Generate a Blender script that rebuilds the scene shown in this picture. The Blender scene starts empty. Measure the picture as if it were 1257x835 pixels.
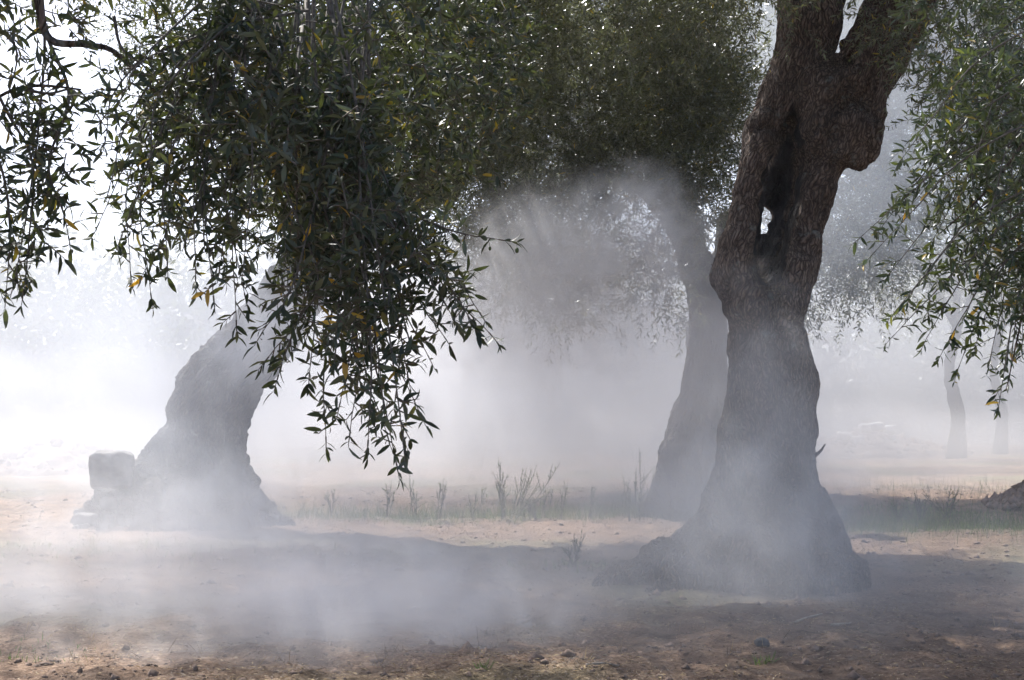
import bpy, math, random
import numpy as np
from mathutils import Vector, Matrix

random.seed(7)
RNG = np.random.default_rng(7)
SC = bpy.context.scene
COL = SC.collection

# ------------------------------------------------------------------ camera
CAM = np.array([0.0, 0.0, 1.45])
F = 1257 * 50 / 36.0
PITCH = math.atan((500 - 417.5) / F)
cam_d = bpy.data.cameras.new('camera')
cam_d.lens = 50
cam_d.sensor_width = 36
cam_d.clip_start = 0.05
cam_d.clip_end = 3000
cam = bpy.data.objects.new('camera', cam_d)
COL.objects.link(cam)
cam.location = CAM
cam.rotation_euler = (math.radians(90) + PITCH, 0, 0)
SC.camera = cam

# ------------------------------------------------------------------ light
SUN_TO = Vector((-0.34, 0.78, 1.02)).normalized()
elev = math.asin(SUN_TO.z)
azim = math.atan2(SUN_TO.x, SUN_TO.y)
world = bpy.data.worlds.new('World')
SC.world = world
world.use_nodes = True
wn = world.node_tree.nodes
wl = world.node_tree.links
bg = wn['Background']
sky = wn.new('ShaderNodeTexSky')
sky.sky_type = 'NISHITA'
sky.sun_disc = False
sky.sun_elevation = elev
sky.sun_rotation = azim % (2 * math.pi)
sky.dust_density = 2.2
sky.air_density = 0.6
sky.ozone_density = 1.0
wl.new(sky.outputs[0], bg.inputs[0])
bg.inputs[1].default_value = 0.145
ld = bpy.data.lights.new('sun', 'SUN')
ld.energy = 5.0
ld.angle = math.radians(0.55)
ld.color = (1.0, 0.98, 0.955)
sun = bpy.data.objects.new('sun', ld)
COL.objects.link(sun)
sun.rotation_euler = SUN_TO.to_track_quat('Z', 'Y').to_euler()
sun.location = (-20, 20, 30)
SC.view_settings.view_transform = 'Standard'
SC.view_settings.look = 'None'
SC.view_settings.exposure = 1.3
SC.view_settings.gamma = 1.0
cy = SC.cycles
cy.use_denoising = True
try:
    cy.denoiser = 'OPENIMAGEDENOISE'
    cy.denoising_input_passes = 'RGB_ALBEDO_NORMAL'
except Exception:
    pass
cy.max_bounces = 10
cy.diffuse_bounces = 3
cy.glossy_bounces = 2
cy.transmission_bounces = 4
cy.transparent_max_bounces = 8
cy.volume_bounces = 6
cy.volume_step_rate = 1.0
cy.volume_max_steps = 128


def W(px, py, D):
    """point of the place seen at a picture position, D metres ahead"""
    s, c = math.sin(PITCH), math.cos(PITCH)
    px = np.asarray(px, float); py = np.asarray(py, float); D = np.asarray(D, float)
    a = (px - 628.5) / F
    b = -(py - 417.5) / F
    dy = c - b * s
    dz = s + b * c
    t = D / dy
    return np.stack([a * t, D + 0 * t, CAM[2] + dz * t], -1)


# ------------------------------------------------------------------ noise
def _hash(ix, iy, iz, seed):
    h = (ix * 374761393 + iy * 668265263 + iz * 2147483647 + seed * 974634777) & 0xFFFFFFFF
    h = ((h ^ (h >> 13)) * 1274126177) & 0xFFFFFFFF
    h = h ^ (h >> 16)
    return (h & 0xFFFF).astype(np.float32) / 32767.5 - 1.0


def vnoise(x, y, z, seed=0):
    x0 = np.floor(x); y0 = np.floor(y); z0 = np.floor(z)
    fx = (x - x0); fy = (y - y0); fz = (z - z0)
    ux = fx * fx * (3 - 2 * fx); uy = fy * fy * (3 - 2 * fy); uz = fz * fz * (3 - 2 * fz)
    ix = x0.astype(np.int64) + 5000; iy = y0.astype(np.int64) + 5000; iz = z0.astype(np.int64) + 5000
    r = 0
    for dx in (0, 1):
        wx = ux if dx else 1 - ux
        for dy in (0, 1):
            wy = uy if dy else 1 - uy
            for dz in (0, 1):
                wz = uz if dz else 1 - uz
                r = r + wx * wy * wz * _hash(ix + dx, iy + dy, iz + dz, seed)
    return r


def fbm(x, y, z, oct=3, seed=0, gain=0.5):
    a = 1.0; r = 0; t = 0
    for o in range(oct):
        r = r + a * vnoise(x, y, z, seed + o * 17)
        t += a
        a *= gain; x = x * 2.03; y = y * 2.03; z = z * 2.03
    return r / t


# ------------------------------------------------------------------ mesh helpers
def mesh_np(name, V, Fq, mat=None, smooth=True, attrs=None):
    """V (n,3); Fq (m,k) constant size faces or list of such arrays"""
    me = bpy.data.meshes.new(name)
    if not isinstance(Fq, list):
        Fq = [Fq]
    V = np.asarray(V, np.float32)
    me.vertices.add(len(V))
    me.vertices.foreach_set('co', V.ravel())
    nl = sum(f.size for f in Fq)
    npoly = sum(len(f) for f in Fq)
    me.loops.add(nl)
    me.loops.foreach_set('vertex_index', np.concatenate([f.ravel() for f in Fq]).astype(np.int32))
    me.polygons.add(npoly)
    st = []; off = 0
    for f in Fq:
        st.append(off + np.arange(len(f)) * f.shape[1])
        off += f.size
    me.polygons.foreach_set('loop_start', np.concatenate(st).astype(np.int32))
    me.update(calc_edges=True)
    if smooth:
        me.polygons.foreach_set('use_smooth', np.ones(npoly, bool))
    if attrs:
        for k, (typ, dom, data) in attrs.items():
            a = me.attributes.new(k, typ, dom)
            key = {'FLOAT': 'value', 'FLOAT_VECTOR': 'vector'}[typ]
            a.data.foreach_set(key, np.asarray(data, np.float32).ravel())
    if mat:
        me.materials.append(mat)
    return me


def link(name, me, parent=None):
    o = bpy.data.objects.new(name, me)
    COL.objects.link(o)
    if parent is not None:
        o.parent = parent
    return o


def tag(o, label=None, cat=None, group=None, kind=None):
    if label: o['label'] = label
    if cat: o['category'] = cat
    if group: o['group'] = group
    if kind: o['kind'] = kind
    return o


def thing(name, loc, label, cat, group=None):
    o = bpy.data.objects.new(name, None)
    COL.objects.link(o)
    o.empty_display_size = 0.2
    o.location = loc
    return tag(o, label, cat, group)


def part(name, V, Fq, mat, root, **kw):
    """child mesh, vertices given in world metres"""
    V = np.asarray(V, float) - np.array(root.location)
    return link(name, mesh_np(name, V, Fq, mat, **kw), root)


# ------------------------------------------------------------------ implicit shapes
class Field:
    def __init__(s, lo, hi, h):
        s.lo = np.array(lo, float); s.h = h
        s.n = np.ceil((np.array(hi) - s.lo) / h).astype(int) + 1
        s.f = np.full(s.n, 0.35, np.float32); s.cuts = []
        s.ax = [s.lo[i] + np.arange(s.n[i]) * h for i in range(3)]

    def _box(s, lo, hi):
        a = np.clip(np.floor((np.array(lo) - s.lo) / s.h).astype(int), 0, s.n)
        b = np.clip(np.ceil((np.array(hi) - s.lo) / s.h).astype(int) + 1, 0, s.n)
        sl = tuple(slice(a[i], b[i]) for i in range(3))
        X = s.ax[0][sl[0]][:, None, None].astype(np.float32)
        Y = s.ax[1][sl[1]][None, :, None].astype(np.float32)
        Z = s.ax[2][sl[2]][None, None, :].astype(np.float32)
        return sl, X, Y, Z

    def cone(s, a, b, ra, rb, k=0.12, ys=1.0, cut=False, m=0.3):
        """rounded cone a->b; ys>1 makes it deeper in y"""
        a = np.array(a, float); b = np.array(b, float)
        R = max(ra, rb) * max(1, ys) + m
        if cut: s.cuts.append((a, b, ra, rb, ys))
        sl, X, Y, Z = s._box(np.minimum(a, b) - R, np.maximum(a, b) + R)
        if 0 in s.f[sl].shape: return
        d = b - a
        d2 = d.copy(); d2[1] /= ys
        L2 = float(d2 @ d2) + 1e-9
        qx = X - a[0]; qy = (Y - a[1]) / ys; qz = Z - a[2]
        t = np.clip((qx * d2[0] + qy * d2[1] + qz * d2[2]) / L2, 0, 1)
        dist = np.sqrt((qx - t * d2[0]) ** 2 + (qy - t * d2[1]) ** 2 + (qz - t * d2[2]) ** 2) - (ra + (rb - ra) * t)
        s._mix(sl, dist, k, cut)

    def _mix(s, sl, dist, k, cut):
        f = s.f[sl]
        if cut:
            dist = -dist
            hh = np.clip(0.5 - 0.5 * (dist - f) / k, 0, 1) if False else None
            hh = np.clip(0.5 + 0.5 * (dist - f) / k, 0, 1)
            s.f[sl] = f * (1 - hh) + dist * hh + k * hh * (1 - hh)
        else:
            hh = np.clip(0.5 + 0.5 * (dist - f) / k, 0, 1)
            s.f[sl] = dist * (1 - hh) + f * hh - k * hh * (1 - hh)

    def chain(s, pts, k=0.12, ys=1.0, cut=False):
        for p, q in zip(pts[:-1], pts[1:]):
            s.cone(p[:3], q[:3], p[3], q[3], k, ys, cut)

    def box(s, c, half, r=0.03, k=0.02, rot=0.0):
        c = np.array(c, float); half = np.array(half)
        R = np.linalg.norm(half) + 0.1
        sl, X, Y, Z = s._box(c - R, c + R)
        x = (X - c[0]) * math.cos(rot) + (Y - c[1]) * math.sin(rot)
        y = -(X - c[0]) * math.sin(rot) + (Y - c[1]) * math.cos(rot)
        z = Z - c[2]
        qx = np.abs(x) - half[0] + r; qy = np.abs(y) - half[1] + r; qz = np.abs(z) - half[2] + r
        d = np.sqrt(np.maximum(qx, 0) ** 2 + np.maximum(qy, 0) ** 2 + np.maximum(qz, 0) ** 2) + \
            np.minimum(np.maximum(np.maximum(qx, qy), qz), 0) - r
        s._mix(sl, d, k, False)

    def mesh(s):
        f = s.f
        # close the shape at the borders of the grid
        for i in range(3):
            sl0 = [slice(None)] * 3; sl0[i] = 0; f[tuple(sl0)] = np.maximum(f[tuple(sl0)], 0.02)
            sl0[i] = -1; f[tuple(sl0)] = np.maximum(f[tuple(sl0)], 0.02)
        ins = f < 0
        nx, ny, nz = f.shape
        c = np.zeros((nx - 1, ny - 1, nz - 1), np.uint8)
        for dx in (0, 1):
            for dy in (0, 1):
                for dz in (0, 1):
                    c += ins[dx:nx - 1 + dx, dy:ny - 1 + dy, dz:nz - 1 + dz]
        act = np.argwhere((c > 0) & (c < 8))
        idx = np.full(c.shape, -1, np.int32)
        idx[tuple(act.T)] = np.arange(len(act))
        P = np.zeros((len(act), 3)); Wt = np.zeros(len(act))
        corners = [(0, 0, 0), (1, 0, 0), (0, 1, 0), (1, 1, 0), (0, 0, 1), (1, 0, 1), (0, 1, 1), (1, 1, 1)]
        val = [f[act[:, 0] + q[0], act[:, 1] + q[1], act[:, 2] + q[2]] for q in corners]
        for a in range(8):
            for b in range(a + 1, 8):
                dd = np.array(corners[b]) - np.array(corners[a])
                if np.abs(dd).sum() != 1: continue
                fa, fb = val[a], val[b]
                x = (fa < 0) != (fb < 0)
                t = np.where(x, fa / np.where(x, fa - fb, 1), 0)
                P += np.where(x[:, None], np.array(corners[a]) + t[:, None] * dd, 0)
                Wt += x
        P = P / Wt[:, None] + act
        V = s.lo + P * s.h
        quads = []
        for ax in range(3):
            sl_a = [slice(None)] * 3; sl_b = [slice(None)] * 3
            sl_a[ax] = slice(0, -1); sl_b[ax] = slice(1, None)
            A = ins[tuple(sl_a)]; B = ins[tuple(sl_b)]
            e = np.argwhere(A != B)
            o1, o2 = [(1, 2), (2, 0), (0, 1)][ax]
            ok = (e[:, o1] > 0) & (e[:, o2] > 0) & (e[:, o1] < f.shape[o1] - 1) & (e[:, o2] < f.shape[o2] - 1)
            e = e[ok]
            fl = A[tuple(e.T)]
            def cell(d1, d2):
                q = e.copy(); q[:, o1] -= d1; q[:, o2] -= d2
                return idx[q[:, 0], q[:, 1], q[:, 2]]
            q = np.stack([cell(1, 1), cell(0, 1), cell(0, 0), cell(1, 0)], 1)
            q[~fl] = q[~fl][:, ::-1]
            quads.append(q)
        return V, np.concatenate(quads)


def normals(V, Q):
    n = np.cross(V[Q[:, 2]] - V[Q[:, 0]], V[Q[:, 3]] - V[Q[:, 1]])
    N = np.zeros_like(V)
    for i in range(4):
        np.add.at(N, Q[:, i], n)
    return N / (np.linalg.norm(N, axis=1, keepdims=True) + 1e-12)


def barkify(V, Q, axis, amp=1.0, fine=True, seed=3):
    """push real ridges and furrows into a trunk; axis = list of (z,x,y) of its centre line"""
    ax = np.array(sorted(axis))
    cx = np.interp(V[:, 2], ax[:, 0], ax[:, 1]); cyy = np.interp(V[:, 2], ax[:, 0], ax[:, 2])
    B = np.stack([V[:, 0] - cx, V[:, 1] - cyy, V[:, 2]], 1)
    N = normals(V, Q)
    w = 0.06 * fbm(B[:, 0] * 3, B[:, 1] * 3, B[:, 2] * 1.5, 2, seed)
    x, y, z = B[:, 0] + w, B[:, 1] + w, B[:, 2]
    d = 0.058 * (1 - 2 * np.abs(vnoise(x * 5.5, y * 5.5, z * 0.9, seed + 1))) - 0.018
    d += 0.026 * fbm(x * 9, y * 9, z * 3.2, 2, seed + 2)
    if fine:
        d += 0.013 * (0.6 - 1.9 * np.abs(vnoise(x * 26, y * 26, z * 6.5, seed + 4)))
        d += 0.006 * vnoise(x * 48, y * 48, z * 14, seed + 5)
    return V + N * (d * amp)[:, None], B


def tube(pts, rad, sides=8, sub=4, wob=0.0, seed=0):
    pts = np.array(pts, float); rad = np.array(rad, float)
    if sub > 1 and len(pts) > 2:
        P = np.vstack([2 * pts[0] - pts[1], pts, 2 * pts[-1] - pts[-2]])
        out = []; ro = []
        for i in range(len(pts) - 1):
            p0, p1, p2, p3 = P[i:i + 4]
            for j in range(sub):
                t = j / sub
                out.append(0.5 * (2 * p1 + (p2 - p0) * t + (2 * p0 - 5 * p1 + 4 * p2 - p3) * t * t + (3 * p1 - p0 - 3 * p2 + p3) * t ** 3))
                ro.append(rad[i] * (1 - t) + rad[i + 1] * t)
        out.append(pts[-1]); ro.append(rad[-1])
        pts = np.array(out); rad = np.array(ro)
    T = np.gradient(pts, axis=0); T /= np.linalg.norm(T, axis=1, keepdims=True) + 1e-9
    ref = np.array([0.3, 0.9, 0.1]) if abs(T[0][1]) < 0.8 else np.array([1.0, 0, 0.2])
    U = np.cross(T, ref); U /= np.linalg.norm(U, axis=1, keepdims=True)
    Wv = np.cross(T, U)
    a = np.arange(sides) / sides * 2 * math.pi
    R = rad[:, None] * np.ones(sides)
    V = pts[:, None, :] + R[..., None] * (np.cos(a)[None, :, None] * U[:, None, :] + np.sin(a)[None, :, None] * Wv[:, None, :])
    V = V.reshape(-1, 3)
    if wob:
        V = V + wob * np.repeat(rad, sides)[:, None] * np.stack([vnoise(V[:, 0] * 9, V[:, 1] * 9, V[:, 2] * 9, seed + k) for k in range(3)], 1)
    n = len(pts)
    i = np.arange(n - 1)[:, None] * sides; j = np.arange(sides)[None, :]; j2 = (j + 1) % sides
    Q = np.stack([i + j, i + j2, i + sides + j2, i + sides + j], -1).reshape(-1, 4)
    # end caps
    V = np.vstack([V, pts[0], pts[-1]])
    c0, c1 = len(V) - 2, len(V) - 1
    tri0 = np.stack([np.full(sides, c0), j2[0], j[0]], 1)
    tri1 = np.stack([np.full(sides, c1), (n - 1) * sides + j[0], (n - 1) * sides + j2[0]], 1)
    return V, [Q, np.vstack([tri0, tri1])]


def join(parts_):
    Vs = []; fs = {}
    off = 0
    for V, Fl in parts_:
        if not isinstance(Fl, list): Fl = [Fl]
        for f in Fl:
            fs.setdefault(f.shape[1], []).append(f + off)
        Vs.append(V); off += len(V)
    return np.vstack(Vs), [np.vstack(v) for v in fs.values()]


# ------------------------------------------------------------------ materials
def mat_new(name):
    m = bpy.data.materials.new(name)
    m.use_nodes = True
    nt = m.node_tree
    return m, nt.nodes, nt.links, nt.nodes['Principled BSDF'], nt.nodes['Material Output']


def ramp(n, l, src, stops):
    r = n.new('ShaderNodeValToRGB')
    e = r.color_ramp.elements
    while len(e) < len(stops): e.new(0.5)
    for i, (p, c) in enumerate(stops):
        e[i].position = p
        e[i].color = (*c, 1) if len(c) == 3 else c
    l.new(src, r.inputs[0])
    return r


def mixc(n, l, fac, a, b, mode='MIX'):
    m = n.new('ShaderNodeMix'); m.data_type = 'RGBA'; m.blend_type = mode
    for i, s in ((0, fac), (6, a), (7, b)):
        if isinstance(s, (int, float)): m.inputs[i].default_value = s
        elif isinstance(s, tuple): m.inputs[i].default_value = (*s, 1)
        else: l.new(s, m.inputs[i])
    return m.outputs[2]


def noise_n(n, l, co, scale, detail=4, rough=0.55, dist=0):
    t = n.new('ShaderNodeTexNoise')
    t.inputs['Scale'].default_value = scale; t.inputs['Detail'].default_value = detail
    t.inputs['Roughness'].default_value = rough; t.inputs['Distortion'].default_value = dist
    if co is not None: l.new(co, t.inputs['Vector'])
    return t


def bark_mat(name, dark, mid, light, attr=True, sc=1.0):
    m, n, l, p, out = mat_new(name)
    if attr:
        c = n.new('ShaderNodeAttribute'); c.attribute_name = 'bark_co'; co = c.outputs['Vector']
    else:
        c = n.new('ShaderNodeTexCoord'); co = c.outputs['Object']
    wz = noise_n(n, l, co, 5, 3)
    add = n.new('ShaderNodeVectorMath'); add.operation = 'MULTIPLY_ADD'
    l.new(wz.outputs['Color'], add.inputs[0]); add.inputs[1].default_value = (.13, .13, .2); l.new(co, add.inputs[2])
    mp = n.new('ShaderNodeMapping'); mp.inputs['Scale'].default_value = (46 * sc, 46 * sc, 7 * sc)
    l.new(add.outputs[0], mp.inputs['Vector'])
    vo = n.new('ShaderNodeTexVoronoi'); vo.feature = 'DISTANCE_TO_EDGE'; vo.inputs['Scale'].default_value = 1
    vo.inputs['Randomness'].default_value = 1
    l.new(mp.outputs[0], vo.inputs['Vector'])
    mp2 = n.new('ShaderNodeMapping'); mp2.inputs['Scale'].default_value = (75 * sc, 75 * sc, 12 * sc)
    l.new(add.outputs[0], mp2.inputs['Vector'])
    fine = noise_n(n, l, mp2.outputs[0], 1.0, 5, 0.65)
    big = noise_n(n, l, co, 2.2, 4, 0.6)
    cr = ramp(n, l, vo.outputs['Distance'], [(0.0, (.0, .0, .0)), (0.1, (.45, .45, .45)), (0.3, (1, 1, 1))])
    col = ramp(n, l, fine.outputs['Fac'], [(0.3, dark), (0.52, mid), (0.75, light)])
    col2 = mixc(n, l, cr.outputs[0], tuple(x * .55 for x in dark), col.outputs[0])
    tone = ramp(n, l, big.outputs['Fac'], [(0.3, (.62, .58, .55)), (0.55, (1, 1, 1)), (0.75, (1.25, 1.2, 1.12))])
    col3 = mixc(n, l, 1.0, col2, tone.outputs[0], 'MULTIPLY')
    li = noise_n(n, l, co, 7.5, 5, 0.7)
    lr = ramp(n, l, li.outputs['Fac'], [(0.60, (0, 0, 0)), (0.70, (.6, .6, .6))])
    col4 = mixc(n, l, lr.outputs[0], col3, (.25, .26, .23))
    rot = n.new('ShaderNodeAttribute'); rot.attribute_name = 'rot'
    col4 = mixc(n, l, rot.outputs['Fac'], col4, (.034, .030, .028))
    l.new(col4, p.inputs['Base Color'])
    p.inputs['Roughness'].default_value = 0.9
    p.inputs['Specular IOR Level'].default_value = 0.25
    hmix = n.new('ShaderNodeMath'); hmix.operation = 'MULTIPLY_ADD'
    l.new(cr.outputs[0], hmix.inputs[0]); hmix.inputs[1].default_value = 1.0; l.new(fine.outputs['Fac'], hmix.inputs[2])
    b = n.new('ShaderNodeBump'); b.inputs['Strength'].default_value = 1.0; b.inputs['Distance'].default_value = 0.024
    l.new(hmix.outputs[0], b.inputs['Height']); l.new(b.outputs[0], p.inputs['Normal'])
    return m


def leaf_mat(name, top, under, transl, tint=True, rough=0.42, trans_mix=0.3):
    """olive leaf: dark glossy upper face, silvery underside, a little light through it"""
    m, n, l, p, out = mat_new(name)
    g = n.new('ShaderNodeNewGeometry')
    base = mixc(n, l, g.outputs['Backfacing'], top, under)
    if tint:
        a = n.new('ShaderNodeAttribute'); a.attribute_name = 'tint'; src = a.outputs['Fac']
    else:
        a = n.new('ShaderNodeObjectInfo'); src = a.outputs['Random']
    r = ramp(n, l, src, [(0.0, (.55, .55, .6)), (0.5, (1, 1, 1)), (0.9, (1.45, 1.35, .95)), (1.0, (2.2, 1.8, .7))])
    col = mixc(n, l, 1.0, base, r.outputs[0], 'MULTIPLY')
    if tint:
        yr = ramp(n, l, src, [(0.975, (0, 0, 0)), (0.98, (1, 1, 1))])
        col = mixc(n, l, yr.outputs[0], col, (.38, .25, .035))
    l.new(col, p.inputs['Base Color'])
    p.inputs['Roughness'].default_value = rough
    p.inputs['Specular IOR Level'].default_value = 0.4
    tr = n.new('ShaderNodeBsdfTranslucent')
    tc = mixc(n, l, 1.0, transl, r.outputs[0], 'MULTIPLY')
    l.new(tc, tr.inputs['Color'])
    ms = n.new('ShaderNodeMixShader'); ms.inputs[0].default_value = trans_mix
    l.new(p.outputs[0], ms.inputs[1]); l.new(tr.outputs[0], ms.inputs[2])
    l.new(ms.outputs[0], out.inputs['Surface'])
    return m


def simple_mat(name, c1, c2, scale=20, rough=0.85, bump=0.005, detail=5):
    m, n, l, p, out = mat_new(name)
    tc = n.new('ShaderNodeTexCoord')
    t = noise_n(n, l, tc.outputs['Object'], scale, detail, .6)
    r = ramp(n, l, t.outputs['Fac'], [(0.3, c1), (0.7, c2)])
    l.new(r.outputs[0], p.inputs['Base Color'])
    p.inputs['Roughness'].default_value = rough
    p.inputs['Specular IOR Level'].default_value = 0.3
    if bump:
        b = n.new('ShaderNodeBump'); b.inputs['Distance'].default_value = bump; b.inputs['Strength'].default_value = .8
        l.new(t.outputs['Fac'], b.inputs['Height']); l.new(b.outputs[0], p.inputs['Normal'])
    return m


BARK = bark_mat('olive_bark', (.075, .052, .040), (.215, .158, .120), (.36, .285, .22))
BARK_FAR = bark_mat('olive_bark_old', (.04, .034, .03), (.085, .073, .064), (.15, .13, .115), sc=.8)
TWIG = simple_mat('twig_bark', (.055, .045, .035), (.14, .12, .095), 60, .8, .001, 2)
LEAF_NEAR = leaf_mat('olive_leaf_near', (.024, .036, .017), (.085, .10, .072), (.07, .09, .02), True, .56, .22)
LEAF_OBJ = leaf_mat('olive_leaf_single', (.024, .036, .017), (.085, .10, .072), (.07, .09, .02), False, .56, .22)
LEAF_YEL = leaf_mat('olive_leaf_yellow', (.42, .27, .03), (.40, .28, .07), (.5, .3, .03), False, .5, .3)
LEAF_CROWN = leaf_mat('olive_leaf_crown', (.060, .070, .038), (.165, .178, .135), (.125, .14, .055), True, .30, .42)
LEAF_RIGHT = leaf_mat('olive_leaf_right', (.034, .050, .022), (.10, .12, .08), (.10, .135, .03), True, .33, .3)
LEAF_RIGHT_OBJ = leaf_mat('olive_leaf_right_single', (.034, .050, .022), (.10, .12, .08), (.10, .135, .03), False, .33, .3)
OLIVE = simple_mat('olive_fruit_skin', (.05, .075, .02), (.09, .11, .035), 40, .35, 0, 2)

# ground ------------------------------------------------------------
gm, n, l, p, out = mat_new('dry_grove_soil')
tc = n.new('ShaderNodeTexCoord'); co = tc.outputs['Object']
n1 = noise_n(n, l, co, 0.8, 6, .68)
n2 = noise_n(n, l, co, 4.0, 6, .65)
n3 = noise_n(n, l, co, 38, 4, .7)
n4 = noise_n(n, l, co, 0.25, 3, .5)
soil = ramp(n, l, n2.outputs['Fac'], [(0.28, (.065, .043, .030)), (0.5, (.175, .118, .080)), (0.72, (.33, .235, .16))])
tan = ramp(n, l, n3.outputs['Fac'], [(0.3, (.10, .060, .038)), (0.52, (.25, .165, .108)), (0.68, (.40, .285, .195))])
f1 = ramp(n, l, n1.outputs['Fac'], [(0.42, (0, 0, 0)), (0.58, (1, 1, 1))])
c1 = mixc(n, l, f1.outputs[0], soil.outputs[0], tan.outputs[0])
f4 = ramp(n, l, n4.outputs['Fac'], [(0.50, (0, 0, 0)), (0.62, (.55, .55, .55))])
grs = ramp(n, l, n3.outputs['Fac'], [(0.35, (.06, .07, .03)), (0.65, (.17, .19, .08))])
c2 = mixc(n, l, f4.outputs[0], c1, grs.outputs[0])
l.new(c2, p.inputs['Base Color']); p.inputs['Roughness'].default_value = .95; p.inputs['Specular IOR Level'].default_value = .15
hh = n.new('ShaderNodeMath'); hh.operation = 'MULTIPLY_ADD'; l.new(n3.outputs['Fac'], hh.inputs[0]); hh.inputs[1].default_value = .4; l.new(n2.outputs['Fac'], hh.inputs[2])
b = n.new('ShaderNodeBump'); b.inputs['Distance'].default_value = .08; b.inputs['Strength'].default_value = 1.0
l.new(hh.outputs[0], b.inputs['Height']); l.new(b.outputs[0], p.inputs['Normal'])
GROUND = gm


def ground_h(x, y):
    x = np.asarray(x, float); y = np.asarray(y, float)
    z = 0 * x
    h = 0.07 * fbm(x * .5, y * .5, z, 2, 40) + 0.04 * fbm(x * 2.2, y * 2.2, z, 2, 41) + 0.026 * fbm(x * 8, y * 8, z, 2, 42)
    far = np.clip((y - 30) / 60, 0, 1)
    return h * (1 + 2 * far) - 0.03


def axis_steps(lo, hi, step, out_lo, out_hi, g=1.18):
    mid = np.arange(lo, hi, step)
    a = [hi]; s = step
    while a[-1] < out_hi: s *= g; a.append(a[-1] + s)
    b = [lo - step]; s = step
    while b[-1] > out_lo: s *= g; b.append(b[-1] - s)
    return np.concatenate([b[::-1], mid, a])


gx = axis_steps(-8.5, 8.5, 0.05, -700, 700)
gy = axis_steps(7.0, 27, 0.05, -300, 1500)
GX, GY = np.meshgrid(gx, gy, indexing='ij')
V = np.stack([GX, GY, ground_h(GX, GY)], -1).reshape(-1, 3)
ny = len(gy)
ii, jj = np.meshgrid(np.arange(len(gx) - 1), np.arange(ny - 1), indexing='ij')
q0 = ii * ny + jj
Q = np.stack([q0, q0 + ny, q0 + ny + 1, q0 + 1], -1).reshape(-1, 4)
g = link('ground', mesh_np('ground', V, Q, GROUND))
tag(g, 'dry brown grove floor of bare soil and straw under the olive trees', None, None, 'structure')


# ------------------------------------------------------------------ leaves
LEAF_HI = (np.array([[0, 0, 0], [.07, 0, 0], [.14, .32, .02], [.14, -.32, .02], [.42, .50, .05], [.42, -.50, .05], [.42, 0, 0],
                     [.72, .38, .0], [.72, -.38, .0], [.72, 0, -.03], [.92, .14, -.06], [.92, -.14, -.06], [1, 0, -.10]], float),
           [np.array([[1, 6, 4, 2], [1, 3, 5, 6], [6, 9, 7, 4], [6, 5, 8, 9]]),
            np.array([[0, 1, 2], [0, 3, 1], [9, 10, 7], [9, 8, 11], [9, 12, 10], [9, 11, 12]])])
LEAF_MID = (np.array([[0, 0, 0], [.3, .45, .05], [.3, -.45, .05], [.7, .38, 0], [.7, -.38, 0], [1, 0, -.08]], float),
            [np.array([[1, 2, 4, 3]]), np.array([[0, 2, 1], [3, 4, 5]])])
LEAF_LO = (np.array([[0, 0, 0], [.45, .5, .04], [1, 0, -.05], [.45, -.5, .04]], float), [np.array([[0, 3, 2, 1]])])


def unit(v):
    return v / (np.linalg.norm(v, axis=-1, keepdims=True) + 1e-9)


def leaves_np(P, Dr, Nn, L, Wd, tmpl):
    T, Fl = tmpl
    side = unit(np.cross(Nn, Dr)); nn = np.cross(Dr, side)
    V = P[:, None] + Dr[:, None] * (T[None, :, 0:1] * L[:, None, None]) + side[:, None] * (T[None, :, 1:2] * Wd[:, None, None]) \
        + nn[:, None] * (T[None, :, 2:3] * L[:, None, None])
    k = len(T)
    off = (np.arange(len(P)) * k)[:, None, None]
    return V.reshape(-1, 3), [(f[None] + off).reshape(-1, f.shape[1]) for f in Fl]


def shoots(S, D0, length, step, droop, leaf_len, rng, spread=1.0, miss=0.12, jit=0.25, ratio=4.3, min_t=0.0):
    """grow leafy shoots: opposite leaves along curved twigs. returns leaves and stem segments"""
    n = len(S); p = S.copy(); d = unit(D0)
    K = int(np.ceil(length.max() / step))
    LP, LD, LN, LL = [], [], [], []
    segA, segB, segR = [], [], []
    a0 = unit(np.cross(d, unit(rng.normal(size=(n, 3)))))
    for k in range(K):
        alive = (k * step) < length
        frac = (k * step) / length
        d2 = unit(d + droop * np.array([0, 0, -1.0]) * step * 6 + rng.normal(size=(n, 3)) * jit * step * 6)
        q = p + d2 * step
        i = np.where(alive)[0]
        segA.append(p[i]); segB.append(q[i]); segR.append(1 - frac[i])
        perp = unit(np.cross(d2, a0)) if k % 2 else unit(a0 - (a0 * d2).sum(1, keepdims=True) * d2)
        for sgn in (1, -1):
            j = i[(rng.random(len(i)) > miss) & (frac[i] >= min_t)]
            if len(j) == 0: continue
            ld = unit(d2[j] * (0.75 + 0.5 * frac[j][:, None]) + sgn * perp[j] * spread * rng.uniform(.6, 1.4, (len(j), 1))
                      + rng.normal(size=(len(j), 3)) * .28 + np.array([0, 0, -.04]))
            nn = unit(np.cross(ld, np.cross(d2[j], ld)) * 0.8 * rng.choice([1, 1, -1], (len(j), 1)) + np.array([0, 0, .5]) + rng.normal(size=(len(j), 3)) * .45)
            LP.append(q[j]); LD.append(ld); LN.append(nn)
            LL.append(leaf_len * rng.uniform(.55, 1.2, len(j)) * (1 - .35 * (frac[j] > .85)))
        p = q; d = d2
    P = np.concatenate(LP); D_ = np.concatenate(LD); N_ = np.concatenate(LN); L = np.concatenate(LL)
    return (P, D_, N_, L, L / (ratio * rng.uniform(.85, 1.25, len(L)))), (np.concatenate(segA), np.concatenate(segB), np.concatenate(segR))


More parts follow.
